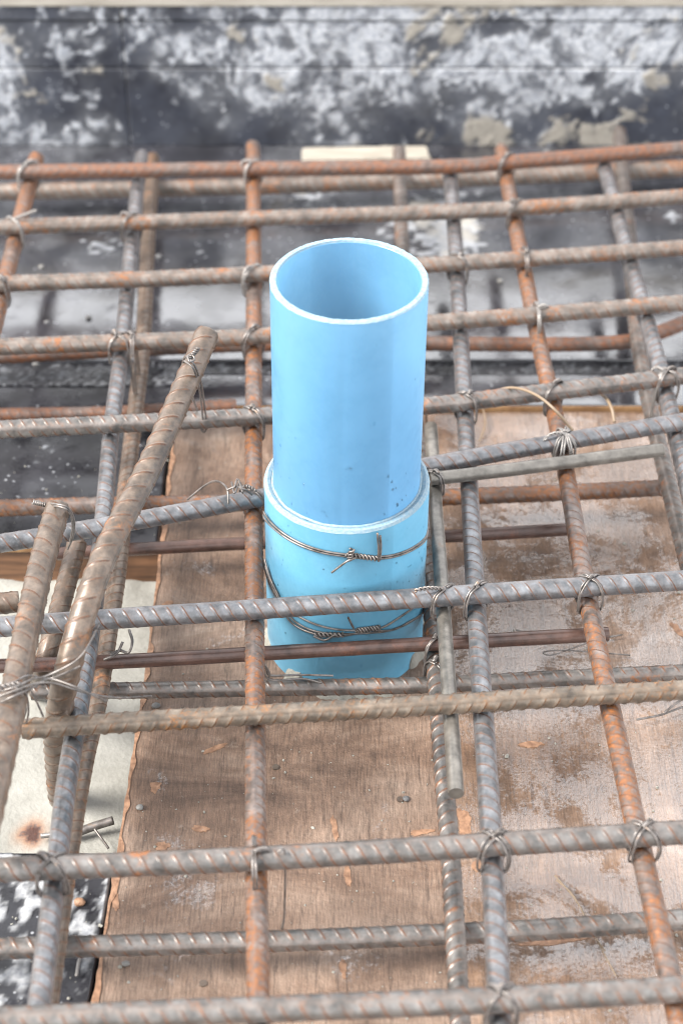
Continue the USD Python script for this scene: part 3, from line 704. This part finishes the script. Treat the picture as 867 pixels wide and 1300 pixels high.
def bar(key, px, z, d, look, label, ribbed=True, group=None, **kw):
    """px: (x, y) or (x, y, z) as the photograph shows the bar's centre line."""
    pts = [P(p[0], p[1], p[2] if len(p) > 2 else z) for p in px]
    m, phase, lon = bar_mesh(pts, d, ribbed, seed=len(BAR), **kw)
    nm = 'ribbed_bar' if ribbed else 'smooth_bar'
    tag(obj(nm, m, M[look], smooth=True, attrs={'phase': phase, 'lon': lon} if ribbed else None), label, 'steel bar', group)
    BAR[key] = (np.array(pts), d / 2)


D = 0.0124
bar('C1', [(-150, 220), (0, 218), (320, 214), (560, 211), (640, 206), (867, 188), (1000, 176)], ZU, D, 'deep_rust', 'reddish rusted cross bar, the rearmost of the upper layer, nearest the wall', hand=-1, roll=.3, step=.0013)
bar('C2', [(-150, 246), (0, 243), (320, 236), (640, 224), (867, 213), (1000, 206)], ZB, 0.0150, 'pale', 'pale thick cross bar lying low under the rearmost rusty bar by the wall', hand=1, roll=.2, step=.0013)
bar('C3', [(-150, 294), (0, 288), (320, 277), (580, 268), (700, 261), (867, 249), (1000, 239)], ZU, D, 'pale', 'pale cross bar second from the wall, passing just behind the pipe mouth', hand=-1, roll=.7, step=.0013)
bar('C4', [(-150, 367), (0, 360), (180, 354), (320, 348), (540, 336), (700, 326), (867, 314), (1000, 304)], ZU, D, 'pale', 'pale cross bar level with the middle of the pipe mouth', hand=1, roll=.6, step=.0012)
bar('C5', [(-150, 447), (0, 440), (160, 434), (320, 427), (540, 410), (700, 398), (867, 384), (1000, 373)], ZU, D, 'pale', 'grey cross bar with orange rib lines just below the pipe mouth', hand=1, roll=.5, step=.0011, pitch=.0088)
bar('C5b', [(-150, 460), (200, 442), (330, 437), (540, 436), (700, 437), (790, 434), (830, 424), (867, 410), (960, 370)], ZB, .0115, 'deep_rust', 'dark rusted low cross bar that bends up at the right edge', hand=1, step=.0013)
bar('C6', [(-150, 552), (0, 545), (150, 538), (320, 529), (540, 515), (640, 504), (760, 490), (867, 477), (1000, 462)], ZU, D, 'grey_rusty', 'grey and rust cross bar across the middle of the upright blue pipe', hand=1, roll=.95)
bar('C6b', [(-150, 533), (0, 527), (140, 524), (300, 515)], ZB, .0105, 'deep_rust', 'thin rusty low bar just behind the middle cross bar at left', hand=1, step=.0013)
bar('C7', [(-150, 712), (0, 690), (150, 665), (330, 632), (440, 612), (540, 592), (700, 563), (867, 535), (1000, 513)], ZU - .001, .0120, 'grey', 'sloping grey cross bar that passes close behind the pipe coupling', hand=1, roll=2.9, pitch=.0086)
bar('C7b', [(546, 608), (640, 597), (740, 584), (841, 571)], ZL + .0107, .0090, 'smooth_grey', 'short smooth grey bar lying along the sloping cross bar right of the pipe', False, seg=24)
bar('C8', [(-150, 650), (0, 645), (140, 641), (330, 638), (540, 632), (700, 626), (848, 619)], ZB, .0118, 'rusty', 'rusty low cross bar ending at the right, behind the pipe coupling', hand=1, roll=.5)
bar('C9', [(72, 703), (310, 690), (560, 681), (724, 672)], ZB - .002, .0088, 'brown', 'brown smooth low bar passing behind the middle of the coupling', False, seg=24)
bar('C10', [(-150, 803), (0, 796), (140, 786), (322, 774), (540, 759), (700, 748), (867, 737), (1000, 728)], ZU, .0124, 'grey', 'grey cross bar passing in front of the middle of the coupling', hand=1, roll=2.75, pitch=.0086)
bar('C11', [(-120, 850), (130, 841), (330, 830), (540, 818), (772, 805)], ZD + .0105, .0090, 'brown', 'brown smooth bar passing in front of the coupling, ending at right', False, seg=24)
bar('C12', [(40, 879), (330, 874), (540, 870), (700, 862), (867, 854), (1000, 846)], ZB, .0104, 'grey_rusty', 'low ribbed cross bar with bright orange rust at the pipe foot', hand=1, roll=1.0, pitch=.0084)
bar('C13', [(28, 926), (180, 916), (322, 908), (540, 896), (700, 886), (867, 876), (1000, 868)], ZU, .0115, 'olive', 'pale brown cross bar just in front of the pipe foot', hand=-1, roll=.55, pitch=.0084, rib_h=.0009)
bar('C14', [(-150, 1112), (0, 1105), (340, 1090), (620, 1073), (867, 1057), (1000, 1048)], ZU, 0.0130, 'grey_rusty', 'light grey cross bar second from the bottom of the photo', hand=1, roll=2.9, pitch=.0086)
bar('C15', [(-150, 1208), (0, 1205), (330, 1196), (560, 1187), (700, 1180), (867, 1168), (1000, 1158)], ZB, .0118, 'grey_rusty', 'low cross bar with orange rust lines on the near plywood', hand=1, roll=1.0, pitch=.0086)
bar('C16', [(-150, 1303), (0, 1296), (340, 1282), (640, 1270), (867, 1256), (1000, 1248)], ZU, 0.0130, 'grey_rusty', 'blurred light grey cross bar nearest the viewer', hand=1, roll=.2, step=.0012, pitch=.0095)
bar('L1', [(46, 200), (28, 270), (8, 350), (-22, 470), (-70, 640)], ZL, .0128, 'rusty', 'orange rusted long bar at the far left edge', hand=-1, roll=.4, step=.0013)
bar('L2', [(180, 196), (175, 235), (166, 320), (155, 440), (142, 540), (133, 640), (118, 780), (100, 900), (84, 1000), (72, 1100), (50, 1275), (20, 1500)], ZL, .0108, 'grey', 'clean grey long bar at left running from the wall to the bottom', hand=-1, roll=1.3)
bar('L2b', [(194, 200), (192, 240), (187, 320), (182, 430), (172, 520), (160, 620), (150, 720), (138, 800), (124, 890), (106, 970), (89, 1070), (62, 1260), (28, 1500)], ZD + .004, .0118, 'mud', 'brownish lower long bar close beside the grey one at left', hand=1, roll=1)
bar('L3', [(321, 184), (322, 320), (322, 480), (322, 640), (323, 760), (324, 900), (325, 1080), (328, 1270), (330, 1500)], ZL, .0116, 'rusty', 'rusty ribbed long bar touching the left side of the pipe', hand=-1, roll=.2, pitch=.0066)
bar('L4', [(507, 190), (510, 300), (520, 450), (535, 600), (545, 715), (553, 850), (562, 970), (572, 1090), (583, 1280), (592, 1500)], ZD, .0108, 'grey_rusty', 'low grey long bar beside the right side of the coupling', hand=1, roll=2.2, pitch=.0085, rib_h=.0008)
bar('L4b', [(547, 541), (553, 640), (562, 760), (570, 880), (579, 1008)], ZL + .0015, .0090, 'smooth_grey', 'smooth round bar with a cut rusty end right of the pipe', False, seg=24)
bar('L5', [(571, 216), (578, 310), (585, 430), (590, 520), (597, 640), (604, 760), (613, 900), (624, 1070), (633, 1260), (645, 1500)], ZL, .0112, 'grey', 'blue grey ribbed long bar standing clear right of the pipe', hand=-1, roll=1.5, pitch=.0078)
bar('L6', [(636, 188), (655, 290), (681, 420), (703, 520), (722, 620), (745, 755), (775, 900), (815, 1085), (850, 1240), (900, 1480)], ZL, .0112, 'rusty', 'rust streaked long bar slanting down towards the lower right corner', hand=-1, roll=1.9)
bar('L7a', [(767, 212), (783, 270), (797, 325), (822, 410), (840, 480), (855, 540), (872, 610), (905, 750)], ZL, .0122, 'grey', 'clean grey long bar at the far right, with its end below the rear bar', hand=1, roll=1.2)
bar('L7b', [(786, 165), (793, 250), (800, 310), (806, 400), (818, 480), (833, 550), (850, 620), (867, 690), (900, 820)], ZD, .0118, 'grey_rusty', 'older lower long bar beneath the clean grey one at far right', hand=-1, roll=.5, step=.0013)
bar('L8a', [(263, 424, .182), (235, 490, .172), (190, 592, .158), (140, 690, .146), (112, 762, .134), (86, 850, .108), (73, 920, .062), (74, 975, .010), (78, 1022, -.045)], 0, .0150, 'mud', 'thick bent brown bar leaning up from the concrete, its free end near the pipe', hand=1, roll=2.0, pitch=.0112, rib_h=.0007)
bar('L8b', [(73, 646, .125), (52, 720, .124), (28, 830, .123), (2, 960, .121), (-30, 1100, .119)], 0, .0152, 'mud', 'thick mud stained bar lying on top at the left edge, its upper end wired', hand=-1, roll=2.2, pitch=.0112, rib_h=.0007)
bar('L8c', [(98, 690, .058), (78, 765, .052), (56, 845, .036), (48, 880, -.04)], 0, .0130, 'mud', 'dark brown bar half hidden under the bent bar at left', hand=1)
bar('C10b', [(-120, 775), (-20, 768), (24, 764)], .074, .0135, 'mud', 'dark rusty bar end poking in at the left edge', hand=1)

# ------------------------------------------------------------------ wire ties
rng = np.random.default_rng(5)


def cross(a, b):
    """Where two bars cross in plan: (point on a, point on b, direction of a, of b)."""
    A, _ = spline(BAR[a][0], 0.001)
    B, _ = spline(BAR[b][0], 0.001)
    best = None
    d = np.hypot(A[:, None, 0] - B[None, :, 0], A[:, None, 1] - B[None, :, 1])
    i, j = np.unravel_index(np.argmin(d), d.shape)
    i, j = np.clip(i, 1, len(A) - 2), np.clip(j, 1, len(B) - 2)
    ta, tb = A[i + 1] - A[i - 1], B[j + 1] - B[j - 1]
    return A[i], B[j], ta / np.linalg.norm(ta), tb / np.linalg.norm(tb)


def loop_pts(c, dvec, hw, zt, zb, jit):
    """A closed wire loop in the upright plane through c along dvec: a rounded stadium from zb to zt."""
    up = np.array([0, 0, 1.0])
    out = []
    for k in range(21):
        a = math.pi / 2 + k / 20 * 2 * math.pi * 0.985
        x, y = math.cos(a), math.sin(a)
        x = np.sign(x) * abs(x) ** 0.8
        z = (zt + zb) / 2 + (zt - zb) / 2 * np.sign(y) * abs(y) ** 0.75
        out.append(c + dvec * hw * x + up * (z - c[2]) + (rng.random(3) - .5) * jit)
    return out


def twist(p0, d, n, length, r, sep=0.0010, curl=0.0, turns=4.0):
    """Two strands wound round each other from p0 along d."""
    d = np.asarray(d, float) / np.linalg.norm(d)
    a = np.cross(d, [0, 0, 1.0]); a /= np.linalg.norm(a)
    b = np.cross(d, a)
    ms = []
    for ph in (0, math.pi):
        pts = []
        for k in range(n):
            q = k / (n - 1)
            an = ph + q * turns * 2 * math.pi
            bend = curl * q * q
            pts.append(p0 + d * length * q * math.cos(bend) + b * length * q * math.sin(bend) + sep * (a * math.cos(an) + b * math.sin(an)))
        ms.append(tube(pts, r, 6, .0008))
    return ms


WR = 0.00068
TIES = 'wire ties where bars cross'


def tie(a, b, label, style='slash', tail=(0.3, 0.5), look='wire', length=.012, curl=1.0):
    pa, pb, ta, tb = cross(a, b)
    ra, rb = BAR[a][1], BAR[b][1]
    c = (pa + pb) / 2
    zt, zb = pa[2] + ra + .0009, pb[2] - rb - .0009
    ta[2] = tb[2] = 0
    tb = tb if np.dot(tb, [0, 1, 0]) > 0 else -tb
    ta = ta if ta[0] > 0 else -ta
    d1, d2 = ta + tb, tb - ta
    d1, d2 = d1 / np.linalg.norm(d1), d2 / np.linalg.norm(d2)
    ms = []
    dirs = {'slash': [d1], 'back': [d2], 'x': [d1, d2], 'along': [tb], 'messy': [d1, d2, (tb * 1.0 + ta * .25) / 1.03, (tb - .3 * ta) / 1.05]}[style]
    for dv in dirs:
        side = np.array([-dv[1], dv[0], 0.0])
        # how far the loop must reach to clear both bars along dv
        hw = max(ra / max(0.35, abs(np.cross(dv, ta)[2])), rb / max(0.35, abs(np.cross(dv, tb)[2]))) + .0010
        hw = min(hw, 2.1 * ra)
        for off in (-.0008, .0008):
            pts = loop_pts(c + side * (off + rng.normal() * .0003), dv, hw * (1 + .08 * rng.random()), zt + .0003 * rng.random(), zb, .0006)
            ms.append(tube(pts, WR, 6, .0011))
    top = np.array([c[0], c[1], zt + .0006]) - dirs[0] * .002
    dr = np.array([tail[0], tail[1], 0.45])
    ms += twist(top, dr, 26, length, WR, .0008, curl, 3.5)
    tag(obj('wire_tie', trimesh.util.concatenate(ms), M[look], smooth=True), label, 'wire tie')


tie('C1', 'L1', 'pale forked wire tie on the rear bar at the far left', 'slash', (.8, .6), 'wire_pale', .014)
tie('C1', 'L3', 'wire tie on the rear bar above the pipe mouth at left', 'slash', (-.8, -.1), 'wire_pale', .010)
tie('C1', 'L6', 'small wire tie on the rear bar right of the pipe mouth', 'slash', (.4, .8), 'wire', .005)
tie('C3', 'L1', 'wire tie on the second bar from the wall at the far left', 'back', (1, -.05), 'wire_pale', .020, .0)
tie('C3', 'L2', 'wire tie where the second bar from the wall meets the clean grey left bar', 'slash', (-.8, .6), 'wire', .010)
tie('C3', 'L6', 'small wire tie on the second bar from the wall, right of pipe', 'slash', (-.5, .2), 'wire', .004)
tie('C4', 'L1', 'wire tie on the third bar from the wall at the left edge', 'back', (.6, -.5), 'wire', .006)
tie('C4', 'L3', 'hooked pale wire tie just left of the pipe mouth', 'slash', (-.5, -.9), 'wire_pale', .017, 1.6)
tie('C4', 'L5', 'wire tie on the blue grey bar level with the pipe mouth', 'back', (.4, .9), 'wire', .006)
tie('C4', 'L6', 'wire tie on the rust streaked right bar level with the pipe mouth', 'along', (.3, .5), 'wire', .004)
tie('C5', 'L2', 'knotted grey wire tie below the pipe mouth on the clean grey left bar', 'x', (-.4, .9), 'wire', .009)
tie('C5', 'L2b', 'small rusty wire knot on the brownish bar at left', 'along', (-.6, .6), 'wire', .006)
tie('C5', 'L3', 'wire tie left of the pipe just below its mouth', 'slash', (.6, .9), 'wire', .010)
tie('C5', 'L6', 'wire tie on the rust streaked bar just below the pipe mouth level', 'along', (.9, .3), 'wire_pale', .010)
tie('C6', 'L3', 'curled wire tie left of the middle of the pipe', 'back', (-.4, .8), 'wire', .012, 2.4)
tie('C6', 'L5', 'wire tie on the blue grey bar right of the pipe middle', 'back', (.2, .5), 'wire', .005)
tie('C6', 'L6', 'wire tie on the rust streaked bar right of the pipe middle', 'slash', (.7, .5), 'wire', .010)
tie('C6', 'L7a', 'wire tie on the clean grey bar at the right edge', 'x', (.9, .5), 'wire', .010)
tie('C6', 'L7b', 'loose wire tie on the older bar at the right edge', 'slash', (-.9, .6), 'wire_pale', .010)
tie('C7', 'L3', 'coiled wire tie where the sloping bar meets the left of the coupling', 'back', (-.9, .5), 'wire', .014, .9)
tie('C7', 'L6', 'large messy bundle of wire on the sloping bar right of the pipe', 'messy', (-.9, -.3), 'wire_pale', .018)
tie('C7b', 'L4b', 'wire ring where the two smooth bars meet beside the coupling', 'back', (-.3, .4), 'wire', .004)
tie('C10', 'L4b', 'splayed wire tie right beside the coupling on the front bar', 'slash', (-1, -.35), 'wire', .018, .2)
tie('C10', 'L5', 'looped wire tie on the blue grey bar in front of pipe level', 'slash', (.5, .9), 'wire', .007)
tie('C10', 'L6', 'crossed wire tie on the rust streaked bar in front of pipe level', 'x', (.6, .8), 'wire', .006)
tie('C11', 'L4', 'wire tie round the brown smooth bar beside the coupling foot', 'slash', (.3, .5), 'wire', .006)
tie('L4', 'C12', 'wire tie low down at the right of the coupling foot', 'slash', (.2, .5), 'wire', .006)
tie('C14', 'L2', 'wire tie on the clean grey bar at lower left', 'x', (-.7, .7), 'wire', .010)
tie('C14', 'L3', 'dark wire tie on the rusty bar at the lower middle', 'along', (.8, .2), 'wire', .010)
tie('C14', 'L5', 'crossed dark wire tie on the blue grey bar at lower right', 'x', (.8, .5), 'wire', .009)
tie('C14', 'L6', 'crossed dark wire tie on the rust streaked bar at lower right', 'x', (.7, .7), 'wire', .006)
tie('C16', 'L5', 'blurred wire tie on the bar nearest the viewer', 'x', (.3, .8), 'wire', .008)


def wires(label, paths, look='wire', r=WR, knots=(), name='wire_tie', cat='wire tie'):
    """Loose or wrapped wires of one tie, through points (px, py, z) of the photograph."""
    ms = [tube([P(*q) for q in p], r, 6, .0011) for p in paths]
    for p0, d, ln, tn in knots:
        ms += twist(P(*p0), d, int(8 * tn) + 4, ln, r, .0010, 0, tn)
    tag(obj(name, trimesh.util.concatenate(ms), M[look], smooth=True), label, cat)


# wires round the coupling
PI = math.pi


def onp(px, py, lift=.002):
    """A point just in front of the coupling's face at a pixel."""
    d = P(px, py, 0) - EYE
    o = EYE - AX
    A = d[0]**2 + d[1]**2; B = 2 * (o[0] * d[0] + o[1] * d[1]); C = o[0]**2 + o[1]**2 - (RC + lift)**2
    tt = (-B - math.sqrt(max(B * B - 4 * A * C, 0))) / (2 * A)
    return EYE + tt * d


def traced(pts, lift, back):
    """A wire round the coupling: its front follows the points seen in the photograph, its hidden back closes the round at about the same height."""
    w = [onp(x, y, lift) - AX for x, y in pts]
    a = np.unwrap([math.atan2(q[1], q[0]) for q in w])
    z = [q[2] for q in w]
    aa = np.r_[a, a[-1] + (a[0] + 2 * PI - a[-1]) * np.array([.25, .5, .75])]
    zz = np.r_[z, back, back, back]
    f = np.argsort(aa)
    q = np.linspace(aa.min(), aa.max(), 90)
    zs = np.interp(q, aa[f], zz[f])
    zs = np.convolve(np.pad(zs, 2, mode='edge'), np.ones(5) / 5, 'valid')
    return [AX + np.array([(RC + lift) * math.cos(t), (RC + lift) * math.sin(t), h]) for t, h in zip(q, zs)]


def wound(px0, px1, turns):
    """The spot where the strands are wound round each other: from one pixel to another along the coupling's face."""
    p, q = onp(*px0, .0022), onp(*px1, .0022)
    d = q - p
    ln = np.linalg.norm(d)
    d /= ln
    a = np.cross(d, [0, 1.0, 0]); a /= np.linalg.norm(a)
    b = np.cross(d, a)
    out = []
    for ph in (0, PI):
        n = int(turns * 10)
        out.append(tube([p + d * ln * k / (n - 1) + .00125 * (a * math.cos(ph + k / (n - 1) * turns * 2 * PI) + b * math.sin(ph + k / (n - 1) * turns * 2 * PI)) for k in range(n)], WR, 6, .0008))
    return out


def wrapped(label, strands, wounds, tails):
    ms = [tube(q, WR, 6, .0012) for q in strands]
    for w in wounds:
        ms += wound(*w)
    ms += [tube(q, WR * 1.05, 6, .001) for q in tails]
    tag(obj('coupling_wire', trimesh.util.concatenate(ms), M['wire'], smooth=True), label, 'wire')


wrapped('twisted wire round the coupling just below its upper rim',
        [traced([(334, 655), (345, 668), (362, 682), (385, 694), (410, 702), (440, 706), (465, 709), (490, 709), (510, 704), (530, 694), (542, 682)], .0009, .106),
         traced([(335, 650), (346, 665), (363, 679), (386, 691.5), (411, 699.5), (440, 703.5), (465, 706), (490, 706.5), (510, 701.5), (530, 691), (542, 678)], .0010, .108)],
        [((440, 704), (482, 710), 4.5), ((443, 712), (447, 697), 2)],
        [[onp(452, 708, .003), onp(440, 713, .004), onp(421, 727, .005)], [onp(480, 711, .003), onp(480.5, 695, .004), onp(479, 677, .005)], [onp(482, 711, .003), onp(483.5, 695, .0045), onp(482.5, 680, .005)]])
wrapped('doubled twisted wire round the lower part of the coupling',
        [traced([(335, 712), (340, 736), (354, 762), (361, 783), (380, 798), (404, 806), (434, 808), (466, 800), (483, 799), (507, 783), (525, 771), (540, 752)], .0009, .055),
         traced([(336, 706), (341, 730), (355, 757), (364, 780), (382, 795), (405, 803), (434, 805), (466, 803), (483, 803), (508, 796), (525, 787), (541, 770)], .0010, .057),
         traced([(337, 715), (345, 745), (360, 768), (383, 785), (414, 797), (445, 800.5), (473, 799), (494, 802), (521, 788), (539, 774)], .0012, .05)],
        [((400, 806), (436, 806), 3.5), ((452, 801), (482, 797), 4)],
        [[onp(449, 798, .003), onp(445, 790, .004), onp(442, 784, .005)], [onp(425, 806, .003), onp(412, 813, .004), onp(398, 808, .005)]])
zt = .102
wires('tall wire loop hanging from the leaning bar to the middle cross bar', [
    [(236, 452, .190), (246, 462, .190), (255, 485, .165), (259, 510, .110), (262, 543, .078), (256, 546, .073), (250, 520, .090), (243, 500, .125), (238, 488, .160)],
    [(234, 458, .188), (245, 467, .188), (252, 488, .163), (256, 515, .105), (258, 545, .078)], [(232, 466, .170), (234, 455, .187), (243, 450, .193), (247, 456, .192), (241, 459, .192), (238, 452, .193)]],
    'wire', knots=[((240, 456, .191), (.5, .5, .4), .009, 3)])
wires('wire loop with coiled tail round the end of the mud stained bar', [
    [(60, 640, .128), (72, 640, .135), (86, 645, .133), (94, 660, .115), (93, 680, .092), (86, 697, .075)], [(62, 643, .128), (75, 643, .135), (88, 650, .131), (92, 668, .108), (89, 688, .085)]],
    'wire', knots=[((58, 641, .128), (-1, .25, .1), .008, 3)])
wires('wires wound round the mud stained bar with long strands to the right', [
    [(-8, 880, .131), (20, 872, .135), (42, 862, .133), (60, 858, .128), (95, 840, .135), (112, 820, .137), (126, 792, .120)],
    [(-6, 886, .131), (22, 876, .135), (45, 868, .132), (70, 868, .128), (110, 880, .118), (150, 886, .098), (192, 884, .072)],
    [(0, 892, .130), (22, 882, .134), (44, 872, .130), (62, 862, .126), (95, 872, .125), (120, 884, .114), (136, 890, .100)],
    [(-4, 874, .131), (18, 866, .134), (36, 858, .132), (60, 862, .120), (80, 856, .125), (102, 846, .133)],
    [(18, 872, .136), (27, 880, .131), (33, 900, .108), (28, 918, .090)], [(24, 868, .136), (33, 880, .128), (36, 905, .100), (30, 930, .082)],
    [(36, 872, .130), (45, 888, .110), (55, 910, .092)]], 'wire', r=.00062, knots=[((26, 868, .135), (-1, -.25, .0), .016, 3)])
wires('flat wire strands at the left of the coupling foot', [[(334, 838, .056), (338, 850, .050), (344, 858, .045), (380, 857, .042), (423, 858, .040)], [(333, 846, .054), (338, 860, .046), (350, 864, .042), (385, 862, .040), (410, 868, .037)], [(329, 826, .062), (335, 842, .058), (342, 856, .048), (338, 866, .04)]], 'wire')
wires('rusty wire scrap on the low brown bar at left', [[(140, 832, .056), (152, 826, .058), (163, 829, .060), (168, 815, .064), (164, 800, .066)], [(132, 838, .053), (148, 830, .057), (156, 815, .062)]], 'wire', r=.0009)
wires('thin wire strand crossing the plywood left of the coupling', [[(238, 634, .072), (262, 615, .085), (276, 611, .095), (288, 620, .099), (290, 640, .093)], [(288, 622, .099), (300, 618, .101), (312, 622, .100), (320, 628, .094)], [(294, 612, .100), (298, 626, .1), (304, 612, .102), (308, 626, .1), (302, 608, .103), (298, 618, .102)]], 'wire', r=.0007)
wires('wire hook at the lower middle beside the rusty bar', [[(352, 1084, .094), (360, 1078, .095), (362, 1100, .080), (361, 1160, .045), (358, 1180, .03)]], 'wire', r=.0006)
wires('dark wire scrap on the wet plywood at the right edge', [[(808, 914, .006), (838, 908, .005), (867, 898, .006), (900, 890, .006)], [(842, 906, .007), (860, 892, .010), (880, 880, .008)]], 'wire', r=.0007, name='wire_scrap', cat='wire')
wires('thin wire loop lying on the wet plywood below the brown bar', [[(655, 800, .002), (690, 806, .003), (740, 812, .003), (790, 806, .004), (760, 812, .003), (730, 822, .003), (700, 832, .003), (690, 828, .003), (720, 826, .004), (800, 832, .003)]], 'wire', r=.0005, name='wire_scrap', cat='wire')
wires('arched tan fibre behind the messy wire bundle', [[(622, 498, .082), (650, 492, .092), (678, 500, .105), (702, 518, .110), (727, 546, .095)]], 'straw', r=.0010, name='dry_fibre', cat='fibre')
wires('short curved tan fibre standing behind the sloping bar at right', [[(762, 499, .070), (770, 506, .075), (777, 520, .075), (780, 536, .070)]], 'straw', r=.0012, name='dry_fibre', cat='fibre')
wires('faint tan fibre curl on the plywood by the blue grey bar', [[(613, 518, .004), (616, 535, .004), (612, 552, .003), (608, 560, .002)]], 'straw', r=.0007, name='dry_fibre', cat='fibre')
wires('yellow straw stalk on the wet plywood at lower right', [[(704, 1112, .002), (722, 1132, .003), (740, 1158, .002), (748, 1180, .003), (768, 1208, .002)]], 'straw', r=.00045, name='dry_fibre', cat='straw')
wires('second thin straw stalk crossing the first at lower right', [[(706, 1118, .002), (728, 1138, .004), (752, 1184, .002), (782, 1240, .003)]], 'straw', r=.0004, name='dry_fibre', cat='straw')
wires('rusty rod scrap lying on the concrete at left', [[(92, 1060, ZC + .006), (118, 1050, ZC + .008), (144, 1042, ZC + .010)]], 'wire', r=.0027, name='rod_scrap', cat='rod')
wires('pale nail lying beside the rust stain on the concrete', [[(52, 1062, ZC + .005), (66, 1060, ZC + .006), (90, 1054, ZC + .008)]], 'wire_pale', r=.0016, name='nail', cat='nail')
wires('bent wire leaning from the rod scrap on the concrete', [[(120, 1053, ZC + .010), (128, 1064, ZC + .008), (138, 1078, ZC + .004)]], 'wire', r=.0008, name='wire_scrap', cat='wire')
wires('small thin white splinter on the black panel at lower left', [[(97, 1240, .0), (99, 1225, .001), (101, 1218, .0)]], 'wire_pale', r=.0009, name='splinter', cat='splinter')

# small stones and crumbs
for k, (px, py, s, z, lab) in enumerate([(516, 1016, .0042, 0, 'dark pebble in the brown plywood below the pipe'), (160, 1226, .0042, 0, 'white flake on the plywood edge at lower left'), (198, 898, .0045, 0, 'pale crumb on the plywood left of the pipe foot'),
                                         (178, 1027, .0035, 0, 'shiny crumb on the plywood edge near the concrete'), (202, 327, .0048, .004, 'round pebble on the black panel beside the left bars'), (53, 340, .004, .004, 'small pebble on the black panel by the left edge'),
                                         (112, 404, .004, .004, 'pebble on the black panel behind the left bars'), (46, 464, .0045, .004, 'pale pebble on the black panel at left'), (635, 358, .004, .004, 'dark pebble on the black panel right of the pipe'),
                                         (588, 318, .004, .004, 'pebble by the blue grey bar near the pipe mouth'), (60, 410, .0035, .004, 'tan crumb on the black panel at far left'), (100, 1148, .005, -.003, 'orange rusty crumb on the splashed black panel')]):
    m = trimesh.creation.icosphere(3, s * .6)
    v = m.vertices * np.array([1, .8, .62])
    v = v * (0.45 + 1.1 * fbm(v * 260 + k * 5, 4, k)[:, None])
    v = v + P(px, py, z) + [0, 0, s * .3]
    tag(obj('pebble', trimesh.Trimesh(v, m.faces, process=False), M['stone' if k != 11 else 'ply_edge'], smooth=True), lab, 'pebble')

# loose grit: far too many crumbs to count
rng = np.random.default_rng(77)
V, F = [], []
o = trimesh.creation.icosahedron()
for k in range(1500):
    px, py = rng.uniform(-60, 930), rng.uniform(240, 1330)
    z = 0.0042 if py < 450 else 0.0
    p = P(px, py, z)
    on_ply = py > 535 and p[0] > np.interp(p[1], EL[::-1, 1], EL[::-1, 0]) + .006
    if py < 535 or (not on_ply and 690 < py < 1100) or np.hypot(*p[:2]) < .06:
        continue
    sz = 0.00022 + rng.exponential(.00022)
    v = o.vertices * sz * rng.uniform(.6, 1.3, 3) + rng.normal(size=(12, 3)) * sz * .2
    F.append(o.faces + 12 * len(V))
    V.append(v + p + [0, 0, sz * .35 - (.0006 if on_ply and px > 560 else (.002 if not on_ply and py > 1080 else 0))])
tag(obj('grit', trimesh.Trimesh(np.vstack(V), np.vstack(F), process=False), M['cement'], smooth=False), 'pale cement grit scattered over the boards', 'grit', kind='stuff')
